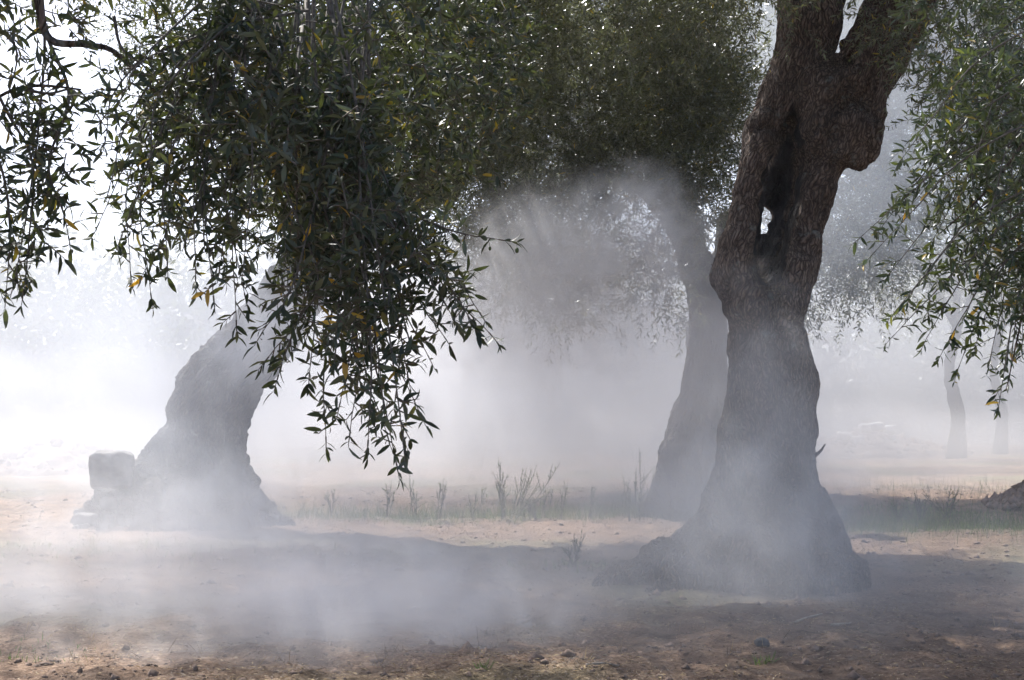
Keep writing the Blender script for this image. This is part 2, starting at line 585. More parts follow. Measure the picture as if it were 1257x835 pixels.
def stems_np(A, B, R, r0, r1, sides=3):
    n = len(A)
    T = unit(B - A); ref = np.where(np.abs(T[:, 2:3]) < .9, np.array([[0, 0, 1.0]]), np.array([[1.0, 0, 0]]))
    U = unit(np.cross(T, ref)); Wv = np.cross(T, U)
    rr = (r1 + (r0 - r1) * R)[:, None, None]
    a = np.arange(sides) / sides * 2 * math.pi
    ring = np.cos(a)[None, :, None] * U[:, None] + np.sin(a)[None, :, None] * Wv[:, None]
    V = np.concatenate([A[:, None] + ring * rr, B[:, None] + ring * rr], 1).reshape(-1, 3)
    j = np.arange(sides); j2 = (j + 1) % sides
    q = np.stack([j, j2, sides + j2, sides + j], 1)
    Q = (q[None] + (np.arange(n) * 2 * sides)[:, None, None]).reshape(-1, 4)
    return V, [Q]


def foliage_part(name, root, lv, tmpl, mat, rng, yellow=0.0, label=None):
    P, D_, N_, L, Wd = lv
    V, Fl = leaves_np(P, D_, N_, L, Wd, tmpl)
    t = rng.beta(2.2, 2.2, len(P)) * .93
    t[rng.random(len(P)) < yellow] = 1.0
    tint = np.repeat(t, len(tmpl[0]))
    o = part(name, V, Fl, mat, root, attrs={'tint': ('FLOAT', 'POINT', tint)})
    o['kind'] = 'stuff'
    if label: o['label'] = label
    return o


def in_lobes(lobes, n, rng, shell=0.55):
    """points through ellipsoid lobes given as (px,py,D, rx,ry,rz) in metres, weighted by size"""
    C_ = np.array([W(a[0], a[1], a[2]) for a in lobes]); R_ = np.array([a[3:6] for a in lobes])
    wgt = np.array([a[6] if len(a) > 6 else 1 for a in lobes]) * (R_[:, 0] * R_[:, 1] * R_[:, 2]) ** (2 / 3)
    k = rng.choice(len(lobes), n, p=wgt / wgt.sum())
    u = unit(rng.normal(size=(n, 3)))
    r = (shell + (1 - shell) * rng.random((n, 1)) ** .6)
    return C_[k] + u * r * R_[k], u, k


def crown(root, lobes, n_clump, per, leaf_len, rng, tmpl=LEAF_LO, mat=None, length=(.25, .5), step=.045, droop=.08, clump=.16,
          yellow=.004, up=.15, shell=.45, stems=True, thin=0.35, spread=1.0):
    """crown made of clumps of leafy shoots with gaps in between"""
    Cp, u, k = in_lobes(lobes, n_clump, rng, shell)
    dens = fbm(Cp[:, 0] * 1.1, Cp[:, 1] * 1.1, Cp[:, 2] * 1.1, 2, int(rng.integers(1000)))
    keep = dens > np.quantile(dens, thin)
    Cp = Cp[keep]; u = u[keep]
    m = len(Cp)
    S = np.repeat(Cp, per, 0) + rng.normal(size=(m * per, 3)) * clump
    d = unit(np.repeat(u, per, 0) + rng.normal(size=(m * per, 3)) * .9 + np.array([0, 0, up]))
    ln = rng.uniform(length[0], length[1], m * per)
    lv, sg = shoots(S, d, ln, step, droop, leaf_len, rng, spread)
    foliage_part('crown_foliage', root, lv, tmpl, mat or LEAF_CROWN, rng, yellow)
    if stems:
        V, Fl = stems_np(sg[0], sg[1], sg[2], .0019, .0007)
        o = part('twig_growth', V, Fl, TWIG, root, smooth=False); o['kind'] = 'stuff'
    return Cp, len(lv[0])


def limb(root, pts, rad, name='branch', sides=12, seed=0, mat=None):
    V, Fl = tube(pts, rad, sides, 5, .35, seed)
    B = V.copy()
    return part(name, V, Fl, mat or BARK, root, attrs={'bark_co': ('FLOAT_VECTOR', 'POINT', B)})


def feeders(root, hub, Cp, n, rng, r0=.035, name='branch', mat=None):
    """limbs that run from the head of a trunk out into the crown"""
    idx = rng.choice(len(Cp), n, replace=False)
    for i, c in enumerate(Cp[idx]):
        h = hub[i % len(hub)]
        mid = h * .55 + c * .45 + rng.normal(size=3) * .18 + np.array([0, 0, .25])
        r = r0 * rng.uniform(.7, 1.3)
        limb(root, [h, mid, c], [r, r * .6, r * .2], name, 7, i, mat)


# ================================================================== MAIN OLIVE TREE
DM = 12.0
def P(px, py, r=None, dy=0.0, D=DM):
    w = W(px, py, D + dy); w = (float(w[0]), float(w[1]), float(w[2]))
    return w if r is None else w + (r,)

px2m = lambda p_, D=DM: p_ * D / F
main = thing('olive_tree', (float(W(960, 705, DM)[0]), DM, 0),
             'ancient twisted olive with split hollow trunk and large burl, right of centre', 'tree', 'olive trees of the grove')
fld = Field((P(700, 700)[0], 10.75, -0.25), (P(1215, 700)[0], 13.05, 5.35), 0.0165)
r_ = lambda p_: px2m(p_)
# lower trunk
fld.chain([P(938, 378, r_(39)), P(945, 430, r_(43)), P(953, 480, r_(44)), P(960, 530, r_(41)), P(964, 580, r_(40)), P(970, 640, r_(42)), P(975, 720, r_(44))], .07, 1.0)
# flare and roots
for a, b_ in [(P(980, 620, r_(21), -.1), P(1034, 702, r_(25), -.1)), (P(990, 650, r_(24), .1), P(1050, 722, r_(20), .15)),
              (P(975, 600, r_(22), -.22), P(1000, 710, r_(24), -.46)), (P(955, 600, r_(20), -.25), P(950, 716, r_(20), -.56)),
              (P(940, 590, r_(22), -.15), P(915, 718, r_(20), -.5)), (P(1000, 610, r_(18), -.12), P(1040, 715, r_(20), -.45)),
              (P(1012, 650, r_(18), .0), P(1062, 718, r_(13), -.1)), (P(952, 640, r_(12), -.42), P(930, 722, r_(12), -.74)),
              (P(978, 640, r_(12), -.40), P(978, 726, r_(13), -.80)), (P(1000, 650, r_(12), -.4), P(1022, 724, r_(12), -.74)),
              (P(1005, 660, r_(10), -.35), P(1046, 726, r_(9), -.66)), (P(960, 620, r_(34), .3), P(960, 700, r_(50), .6))]:
    fld.cone(a[:3], b_[:3], a[3], b_[3], .035)
# second stem behind with its long root to the left
fld.chain([P(908, 445, r_(11), .02), P(904, 490, r_(13), .08), P(899, 560, r_(19), .14), P(892, 620, r_(26), .18), P(880, 680, r_(38), .2), P(868, 722, r_(50), .2)], .03, 1.1)
fld.chain([P(886, 640, r_(20), .0), P(850, 670, r_(24), -.05), P(803, 697, r_(23), -.1), P(745, 720, r_(18), -.15)], .06, 1.0)
fld.chain([P(880, 680, r_(20), -.2), P(840, 712, r_(16), -.4), P(800, 728, r_(10), -.45)], .05, 1.0)
# two stems round the hollow
fld.chain([P(925, 385, r_(30)), P(903, 335, r_(24)), P(907, 298, r_(20), -.04), P(914, 267, r_(16), -.06), P(918, 236, r_(16), -.06), P(925, 204, r_(15), -.06), P(930, 175, r_(18), -.04)], .04, 1.6)
fld.chain([P(955, 385, r_(30)), P(972, 335, r_(26)), P(985, 298, r_(20)), P(994, 267, r_(20)), P(1003, 236, r_(23)), P(1012, 204, r_(24)), P(1015, 160, r_(34)), P(1012, 110, r_(38))], .04, 1.35)
# back wall of the hollow
fld.chain([P(945, 385, r_(26), .2), P(950, 312, r_(24), .34), P(966, 267, r_(19), .40), P(962, 236, r_(26), .40), P(974, 195, r_(26), .36), P(980, 110, r_(34), .15)], .03, 1.0)
# head: left shoulder, body and burl
fld.chain([P(936, 160, r_(22), .02), P(958, 122, r_(25), .02), P(983, 80, r_(31), .02), P(996, 30, r_(37), .02), P(998, -30, r_(40), .02), P(1000, -90, r_(36), .0)], .05, 1.05)
fld.cone(P(926, 152, None, -.1), P(934, 146, None, -.12), r_(14), r_(13), .03)
fld.cone(P(1008, 118), P(1048, 106), r_(42), r_(36), .07)
fld.cone(P(1034, 150), P(1042, 156), r_(38), r_(40), .06)
fld.cone(P(1054, 176, None, -.05), P(1060, 168, None, -.1), r_(24), r_(23), .04)
fld.cone(P(1040, 190, None, -.1), P(1052, 190, None, -.1), r_(16), r_(15), .03)
fld.cone(P(1008, 160, None, -.20), P(1018, 178, None, -.2), r_(22), r_(20), .04)
fld.cone(P(1040, 170, None, -.26), P(1046, 150, None, -.24), r_(20), r_(18), .04)
fld.cone(P(1064, 138, None, -.12), P(1060, 120, None, -.16), r_(23), r_(20), .04)
fld.cone(P(1052, 160, None, -.3), P(1040, 150, None, -.34), r_(18), r_(16), .03)
fld.cone(P(1030, 182, None, -.3), P(1046, 186, None, -.26), r_(13), r_(13), .02)
fld.cone(P(1066, 172, None, -.22), P(1070, 160, None, -.2), r_(14), r_(14), .02)
fld.cone(P(1020, 110, None, -.27), P(1030, 90, None, -.22), r_(18), r_(15), .05)
# right limb
fld.chain([P(1052, 105, r_(40), -.02), P(1075, 60, r_(36), -.04), P(1095, 20, r_(38), -.06), P(1125, -25, r_(40), -.1), P(1160, -70, r_(34), -.15)], .08, 1.0)
fld.chain([P(1050, 95, r_(22), -.28), P(1068, 50, r_(20), -.25), P(1095, 0, r_(22), -.3)], .08)
# hollow, see-through gap, knot holes
fld.chain([P(945, 336, r_(9), -.15), P(946, 302, r_(20), -.08), P(952, 268, r_(24), -.06), P(957, 236, r_(25), -.06), P(962, 206, r_(23), -.06), P(970, 178, r_(16), -.08), P(977, 148, r_(8), -.15), P(975, 116, r_(3.5), -.3)], .015, 2.4, cut=True)
fld.chain([P(945, 350, r_(4), -.32), P(946, 315, r_(12), -.32), P(950, 268, r_(22), -.35), P(960, 215, r_(25), -.33), P(966, 185, r_(14), -.33)], .02, 1.6, cut=True)
NCUT = len(fld.cuts)
fld.cone(P(938, 272, None, -.6), P(939, 262, None, .9), r_(6), r_(6), .015, cut=True)
fld.cone(P(935, 284, None, -.6), P(936, 284, None, .9), r_(7.5), r_(8), .015, cut=True)
fld.cone(P(932, 297, None, -.6), P(933, 297, None, .9), r_(3.5), r_(3.5), .015, cut=True)
fld.cone(P(1036, 92, None, -.05), P(1036, 90, None, -.1), r_(22), r_(20), .05)
fld.chain([P(1042, 62, r_(3)), P(1047, 30, r_(9)), P(1052, -10, r_(14)), P(1058, -60, r_(20))], .02, 5.0, cut=True)
fld.cone(P(1042, 72, None, -.5), P(1044, 74, None, -.18), r_(9), r_(5), .02, cut=True)
fld.cone(P(1004, 156, None, -.45), P(1006, 158, None, -.24), r_(6), r_(4), .02, cut=True)
fld.chain([P(905, 170, r_(6), -.1), P(918, 164, r_(8), -.24), P(932, 158, r_(7), -.24), P(950, 156, r_(4), -.3)], .015, 1.6, cut=True)
V, Q = fld.mesh()
axis = [(P(0, y)[2], P(x, y)[0], 12.0) for x, y in ((968, 720), (966, 640), (958, 560), (948, 480), (944, 420), (950, 340), (965, 250), (990, 150), (1010, 60), (1010, -90))]
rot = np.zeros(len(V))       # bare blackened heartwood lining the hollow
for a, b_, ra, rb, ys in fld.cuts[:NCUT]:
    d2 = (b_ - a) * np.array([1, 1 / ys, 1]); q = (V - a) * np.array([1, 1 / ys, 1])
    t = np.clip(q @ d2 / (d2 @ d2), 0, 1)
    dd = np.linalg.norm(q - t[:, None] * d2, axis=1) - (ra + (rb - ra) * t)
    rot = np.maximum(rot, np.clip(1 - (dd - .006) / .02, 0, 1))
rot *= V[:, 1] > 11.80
V, B = barkify(V, Q, axis, 1.0)
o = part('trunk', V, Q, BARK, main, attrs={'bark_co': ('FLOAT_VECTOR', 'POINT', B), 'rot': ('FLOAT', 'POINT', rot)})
# small dead stub on the right side of the trunk
limb(main, [P(1000, 560), P(1008, 553), P(1013, 545)], [.018, .011, .005], 'stub', 6, 3)
# limbs above the frame
limb(main, [P(999, -40), P(1000, -150, None, .1), P(960, -300, None, .3), P(900, -450, None, .4)], [.27, .22, .15, .07], seed=5)
limb(main, [P(1000, -100), P(1060, -250, None, .5), P(1090, -420, None, .9)], [.2, .14, .06], seed=6)
limb(main, [P(1140, -45, None, -.12), P(1210, -140, None, -.4), P(1330, -230, None, -.9), P(1450, -330, None, -1.2)], [.24, .18, .12, .05], seed=7)
limb(main, [P(1080, 10, None, -.2), P(1150, -20, None, -.7), P(1230, -70, None, -1.5), P(1300, -100, None, -2.2)], [.12, .08, .05, .03], seed=8)
limb(main, [P(985, -80, None, -.1), P(900, -200, None, -.8), P(800, -330, None, -1.8)], [.16, .11, .05], seed=9)
rng = np.random.default_rng(11)
shade = [(480, -200, 13.5, 2.0, 1.6, .8), (700, -200, 14, 2.0, 1.8, .9), (1020, -190, 14.5, 2.0, 1.8, .9), (1250, -180, 14, 2.0, 1.8, .9), (1450, -160, 13, 1.8, 1.8, .9),
         (560, -330, 12.5, 2.2, 2.0, .9), (850, -260, 13, 2.2, 2.0, .9), (1150, -280, 12.6, 2.2, 2.0, .9)]
crown(main, shade, 1500, 5, .11, rng, LEAF_LO, length=(.35, .7), step=.06, thin=.3, clump=.2, stems=False)
lobes = [(700, -330, 11.5, 2.2, 2.2, 1.1), (900, -430, 12.5, 2.4, 2.4, 1.4), (1150, -420, 12, 2.6, 2.4, 1.4), (1400, -300, 11.5, 2.4, 2.6, 1.2),
         (1050, -300, 10.0, 2.4, 1.8, .9), (820, -250, 10.2, 1.6, 1.6, .8), (1300, -170, 10.2, 1.5, 1.6, .8), (600, -260, 12.3, 1.4, 1.6, .7)]
Cp, nl = crown(main, lobes, 1500, 5, .075, rng, LEAF_LO, length=(.35, .7), step=.055, thin=.2, clump=.22)
Cp_main = Cp
# leafy sprays of the same crown hanging into the picture
lob2 = [(870, 0, 11.2, .55, .5, .28), (800, 20, 11.6, .5, .5, .35), (1140, 20, 11.0, .35, .4, .35), (1180, 40, 11.0, .5, .5, .55), (1240, 60, 10.8, .5, .6, .8),
        (1200, 130, 10.6, .35, .4, .4), (930, -25, 11.0, .4, .4, .2), (1110, 20, 11.3, .2, .2, .25)]
crown(main, lob2, 170, 5, .06, rng, LEAF_MID, length=(.2, .42), step=.03, thin=.1, clump=.12, yellow=.03, droop=.3, up=-.2, mat=LEAF_CROWN)

# ================================================================== LEANING OLIVE (left)
DL = 18.0
PL = lambda px, py, r=None, dy=0.0: P(px, py, None if r is None else r * DL / F, dy, DL)
left = thing('olive_tree', (float(W(250, 640, DL)[0]), DL, 0), 'leaning olive with thick sloping trunk over a rocky root mound, at left in smoke', 'tree', 'olive trees of the grove')
fl = Field((PL(60, 600)[0], 16.4, -0.3), (PL(560, 600)[0], 19.6, 5.6), 0.031)
fl.chain([PL(258, 640, 58), PL(252, 590, 46), PL(249, 550, 40), PL(255, 510, 41), PL(270, 475, 40), PL(300, 442, 35), PL(332, 405, 32), PL(362, 360, 30), PL(387, 310, 29), PL(410, 268, 29)], .15, 1.1)
fl.cone(PL(236, 468), PL(244, 462), .16, .16, .06)
fl.cone(PL(228, 500), PL(258, 452), .16, .18, .1)
fl.chain([PL(410, 268, 30), PL(470, 245, 24), PL(540, 225, 21)], .12)
fl.chain([PL(410, 268, 28), PL(430, 200, 26), PL(455, 150, 22)], .12)
fl.chain([PL(218, 545, 20), PL(190, 588, 24), PL(150, 622, 26), PL(118, 640, 22)], .12, 1.3)
fl.chain([PL(225, 590, 24), PL(180, 630, 28), PL(135, 650, 22)], .12, 1.6)
fl.chain([PL(240, 600, 30, -.4), PL(205, 645, 30, -.7), PL(180, 668, 24, -.8)], .12, 1.2)
fl.chain([PL(280, 600, 26), PL(310, 640, 26, -.1), PL(345, 662, 20, -.2)], .15, 1.2)
fl.chain([PL(262, 610, 30, -.5), PL(270, 655, 30, -.9)], .12, 1.0)
rr = np.random.default_rng(5)
for i in range(34):
    x = rr.uniform(98, 235); y = 650 - (x - 98) * .55 + rr.uniform(0, 40)
    fl.cone(PL(x, y, None, rr.uniform(-.75, -.2)), PL(x + rr.uniform(-12, 12), y + rr.uniform(-3, 8), None, rr.uniform(-.75, -.2)), rr.uniform(.05, .16), rr.uniform(.03, .08), .05)
V, Q = fl.mesh()
axis = [(PL(0, y)[2], PL(x, y)[0], DL) for x, y in ((258, 640), (250, 560), (253, 510), (268, 470), (300, 430), (358, 360), (410, 268), (455, 150))]
V, B = barkify(V, Q, axis, 2.0, True, 20)
part('trunk', V, Q, BARK_FAR, left, attrs={'bark_co': ('FLOAT_VECTOR', 'POINT', B)})
limb(left, [PL(455, 155), PL(480, 80), PL(520, -20), PL(540, -120)], [.23, .2, .14, .06], seed=15, mat=BARK_FAR)
limb(left, [PL(535, 227), PL(590, 190), PL(620, 120, None, .3), PL(690, 0, None, .4)], [.2, .14, .08, .05], seed=16, mat=BARK_FAR)
limb(left, [PL(420, 240), PL(360, 130), PL(300, 0)], [.2, .14, .06], seed=17, mat=BARK_FAR)
limb(left, [PL(590, 200), PL(612, 255), PL(606, 290)], [.11, .09, .03], seed=18, mat=BARK_FAR)
rng = np.random.default_rng(12)
lobL = [(300, 40, 18, 1.8, 1.8, 1.5), (460, -20, 18, 1.9, 1.9, 1.6), (380, 150, 17.4, 1.2, 1.4, 1.0), (560, 60, 17.6, 1.2, 1.2, 1.1, .6), (520, 170, 17.4, .8, .8, .6, .6),
        (270, 200, 18.2, .8, 1.0, .9), (265, 320, 18, .5, .5, .6, .7), (430, -200, 18, 2.4, 2.2, 1.3), (330, -150, 16, 2.2, 1.5, .9), (100, -180, 16.5, 1.8, 1.4, .8), (520, -170, 15.6, 1.6, 1.4, .8)]
shadeL = [(-80, -150, 15.5, 1.4, 1.4, .8), (100, -150, 14.4, 1.5, 1.5, .8), (300, -160, 14.6, 1.6, 1.6, .8), (480, -160, 14.8, 1.5, 1.5, .8), (200, -150, 16.5, 1.8, 1.4, .8), (400, -150, 16.6, 1.6, 1.4, .8),
          (20, -130, 16.4, 1.2, 1.2, .7)]
crown(left, shadeL, 900, 5, .11, rng, LEAF_LO, length=(.35, .7), step=.06, thin=.35, clump=.2, stems=False)
crown(left, lobL, 2000, 5, .085, rng, LEAF_LO, length=(.3, .6), step=.055, thin=.3, clump=.16, stems=False)

# ================================================================== MIDDLE OLIVE (behind the main trunk)
DC = 19.0
PC = lambda px, py, r=None, dy=0.0: P(px, py, None if r is None else r * DC / F, dy, DC)
midt = thing('olive_tree', (float(W(850, 650, DC)[0]), DC, 0), 'olive with slim bent trunk behind the burled tree, broad grey-green crown over the centre', 'tree', 'olive trees of the grove')
fm = Field((PC(730, 600)[0], 18.0, -0.3), (PC(960, 600)[0], 20.0, 4.2), 0.028)
fm.chain([PC(850, 655, 52), PC(845, 610, 40), PC(848, 560, 35), PC(856, 515, 29), PC(864, 470, 24), PC(870, 420, 20), PC(868, 370, 20), PC(854, 325, 18), PC(835, 270, 17)], .12)
fm.chain([PC(835, 600, 22), PC(800, 640, 18), PC(775, 662, 12)], .12)
fm.chain([PC(865, 600, 26), PC(900, 650, 20)], .12)
fm.cone(PC(842, 478), PC(845, 474), .09, .09, .05)
fm.chain([PC(868, 375, 14), PC(888, 320, 12), PC(895, 270, 11)], .06)
V, Q = fm.mesh()
axis = [(PC(0, y)[2], PC(x, y)[0], DC) for x, y in ((850, 650), (848, 560), (864, 470), (870, 400), (854, 325), (835, 270))]
V, B = barkify(V, Q, axis, 1.1, True, 31)
part('trunk', V, Q, BARK_FAR, midt, attrs={'bark_co': ('FLOAT_VECTOR', 'POINT', B)})
limb(midt, [PC(838, 280), PC(800, 200), PC(760, 100), PC(720, 0)], [.16, .13, .1, .05], seed=25, mat=BARK_FAR)
limb(midt, [PC(820, 240), PC(740, 220, None, -.3), PC(650, 240, None, -.6)], [.1, .08, .04], seed=27, mat=BARK_FAR)
rng = np.random.default_rng(13)
lobC = [(740, 30, 17, 1.5, 1.7, 1.3), (680, 150, 16.8, 1.1, 1.4, .9), (800, 150, 16.6, 1.1, 1.3, .9), (840, 60, 17.4, .8, 1.2, 1.2), (640, 60, 17.2, 1.2, 1.4, 1.1),
        (845, 240, 16.3, .45, .6, .55), (640, 300, 17.0, .75, .8, .65, .9), (720, 290, 16.9, .9, .9, .6, .7), (600, 220, 17, .7, .8, .6), (700, 370, 17.2, .4, .5, .3, .6),
        (812, 350, 16.4, .33, .4, .42, 1.0), (760, -120, 17, 1.8, 1.4, .9, .4), (870, 150, 17.0, .35, .6, 1.1), (790, 235, 16.0, .5, .5, .45), (835, 285, 16.1, .33, .4, .4), (760, 190, 16.2, .6, .5, .4)]
crown(midt, lobC, 3900, 5, .085, rng, LEAF_LO, length=(.22, .45), step=.05, thin=.3, clump=.12, stems=False, yellow=.006, shell=.3)

# ================================================================== FAR OLIVES
farn = 0
def far_tree(px, D, trunk_w, top, lobes_, label, seed, nc=700, leafl=.1):
    root = thing('olive_tree', (float(W(px, 500, D)[0]), D, 0), label, 'tree', 'olive trees of the grove')
    b_ = W(px, 500, D); x0, y0 = b_[0], D
    ztop = W(px, top, D)[2]
    pts = [(x0, y0, -.2), (x0 + .1, y0, ztop * .3), (x0 - .15, y0, ztop * .65), (x0 + .1, y0, ztop)]
    limb(root, pts, [trunk_w * .75, trunk_w * .5, trunk_w * .4, trunk_w * .35], 'trunk', 14, seed, BARK_FAR)
    rg = np.random.default_rng(seed)
    for k in range(4):
        l0 = lobes_[k % len(lobes_)]
        c = W(l0[0], l0[1], l0[2])
        limb(root, [(x0 + .1, y0, ztop - .1), (np.array([x0 + .1, y0, ztop]) + c) / 2 + np.array([0, 0, .2]), c], [trunk_w * .28, trunk_w * .2, trunk_w * .07], 'branch', 8, seed + k, BARK_FAR)
    crown(root, lobes_, nc, 5, leafl, rg, LEAF_LO, length=(.35, .75), step=.07, thin=.2, clump=.25, stems=False)
far_tree(958, 25, .55, 330, [(930, 80, 25, 1.6, 1.8, 1.7), (1010, -20, 25, 2.2, 2, 1.8), (1075, 100, 25, 1.3, 1.6, 1.5), (1020, 240, 24.6, 1.2, 1.4, 1.3), (1060, 300, 25, .75, .9, .85),
     (985, 340, 24.6, .5, .6, .8), (1110, 20, 25, 1.5, 1.5, 1.5), (1120, 190, 25.2, .8, 1.0, 1.1)],
     'bluish hazy olive seen behind the burled trunk and at its right', 51, 3000, .11)
far_tree(862, 27, .35, 330, [(640, 60, 27, 2.0, 1.6, 1.7), (760, 40, 27, 2.0, 1.6, 1.8), (700, 160, 27, 1.8, 1.5, 1.3), (820, 120, 27, 1.5, 1.4, 1.5), (580, 180, 27, 1.5, 1.2, 1.0), (690, 330, 26.5, 1.2, .9, .8)],
     'hazy olive directly behind the plume, its crown filling gaps of the central canopy', 54, 2600, .12)
far_tree(1335, 28, .4, 330, [(1180, 60, 28, 2.2, 1.6, 1.8), (1290, 40, 28, 2.2, 1.6, 2.0), (1250, 170, 28, 1.8, 1.5, 1.0)],
     'hazy olive behind the sprays at the upper right corner', 55, 1500, .12)
far_tree(1172, 42, .38, 400, [(1172, 330, 42, 2.6, 2.4, 1.6), (1110, 310, 42, 2.0, 2, 1.6), (1235, 300, 42, 2.2, 2, 1.6), (1172, 220, 42, 2.8, 2.4, 1.8)],
     'faint distant olive in the haze, its trunk below the right hanging bough', 52, 700, .13)
far_tree(1226, 46, .34, 400, [(1260, 330, 46, 2.6, 2.4, 1.6), (1330, 300, 46, 2.6, 2, 1.8), (1290, 220, 46, 2.8, 2.4, 1.8)],
     'faintest distant olive, nearest the right picture edge behind the smoke', 53, 600, .13)

# far wood added across the field to block the bright low sky
rng = np.random.default_rng(71)
n_ = 1700
xx = rng.uniform(-52, 52, n_); yy = rng.uniform(62, 84, n_)
hgt_ = 8.2 + 2.2 * fbm(xx * .12, yy * .12, xx * 0, 2, 72) + rng.normal(size=n_) * .6
zz = hgt_ * rng.random(n_) ** .8
Cw = np.stack([xx, yy, zz], 1)
S = np.repeat(Cw, 60, 0) + rng.normal(size=(n_ * 60, 3)) * np.array([1.5, 1.3, .95])
S[:, 2] = np.abs(S[:, 2])
d = unit(rng.normal(size=S.shape)); nn = unit(rng.normal(size=S.shape)); L = rng.uniform(.3, .65, len(S))
V, Fl = leaves_np(S, d, unit(nn - (nn * d).sum(1, keepdims=True) * d), L, L * .5, LEAF_LO)
o = link('sky_block_wood', mesh_np('sky_block_wood', V, Fl, LEAF_CROWN, attrs={'tint': ('FLOAT', 'POINT', np.repeat(rng.random(len(S)) * .8, 4))}))
tag(o, 'far belt of trees added behind the smoke to block the bright horizon sky', None, None, 'stuff')

# ================================================================== NEAR BOUGHS
def px_path(pts, rng, wob=0.0):
    A = np.array([W(a, b, d) for a, b, d in pts])
    P_ = np.vstack([2 * A[0] - A[1], A, 2 * A[-1] - A[-2]])
    out = []
    for i in range(len(A) - 1):
        p0, p1, p2, p3 = P_[i:i + 4]
        for t in np.linspace(0, 1, 7)[:-1]:
            out.append(0.5 * (2 * p1 + (p2 - p0) * t + (2 * p0 - 5 * p1 + 4 * p2 - p3) * t * t + (3 * p1 - p0 - 3 * p2 + p3) * t ** 3))
    out.append(A[-1])
    return np.array(out)


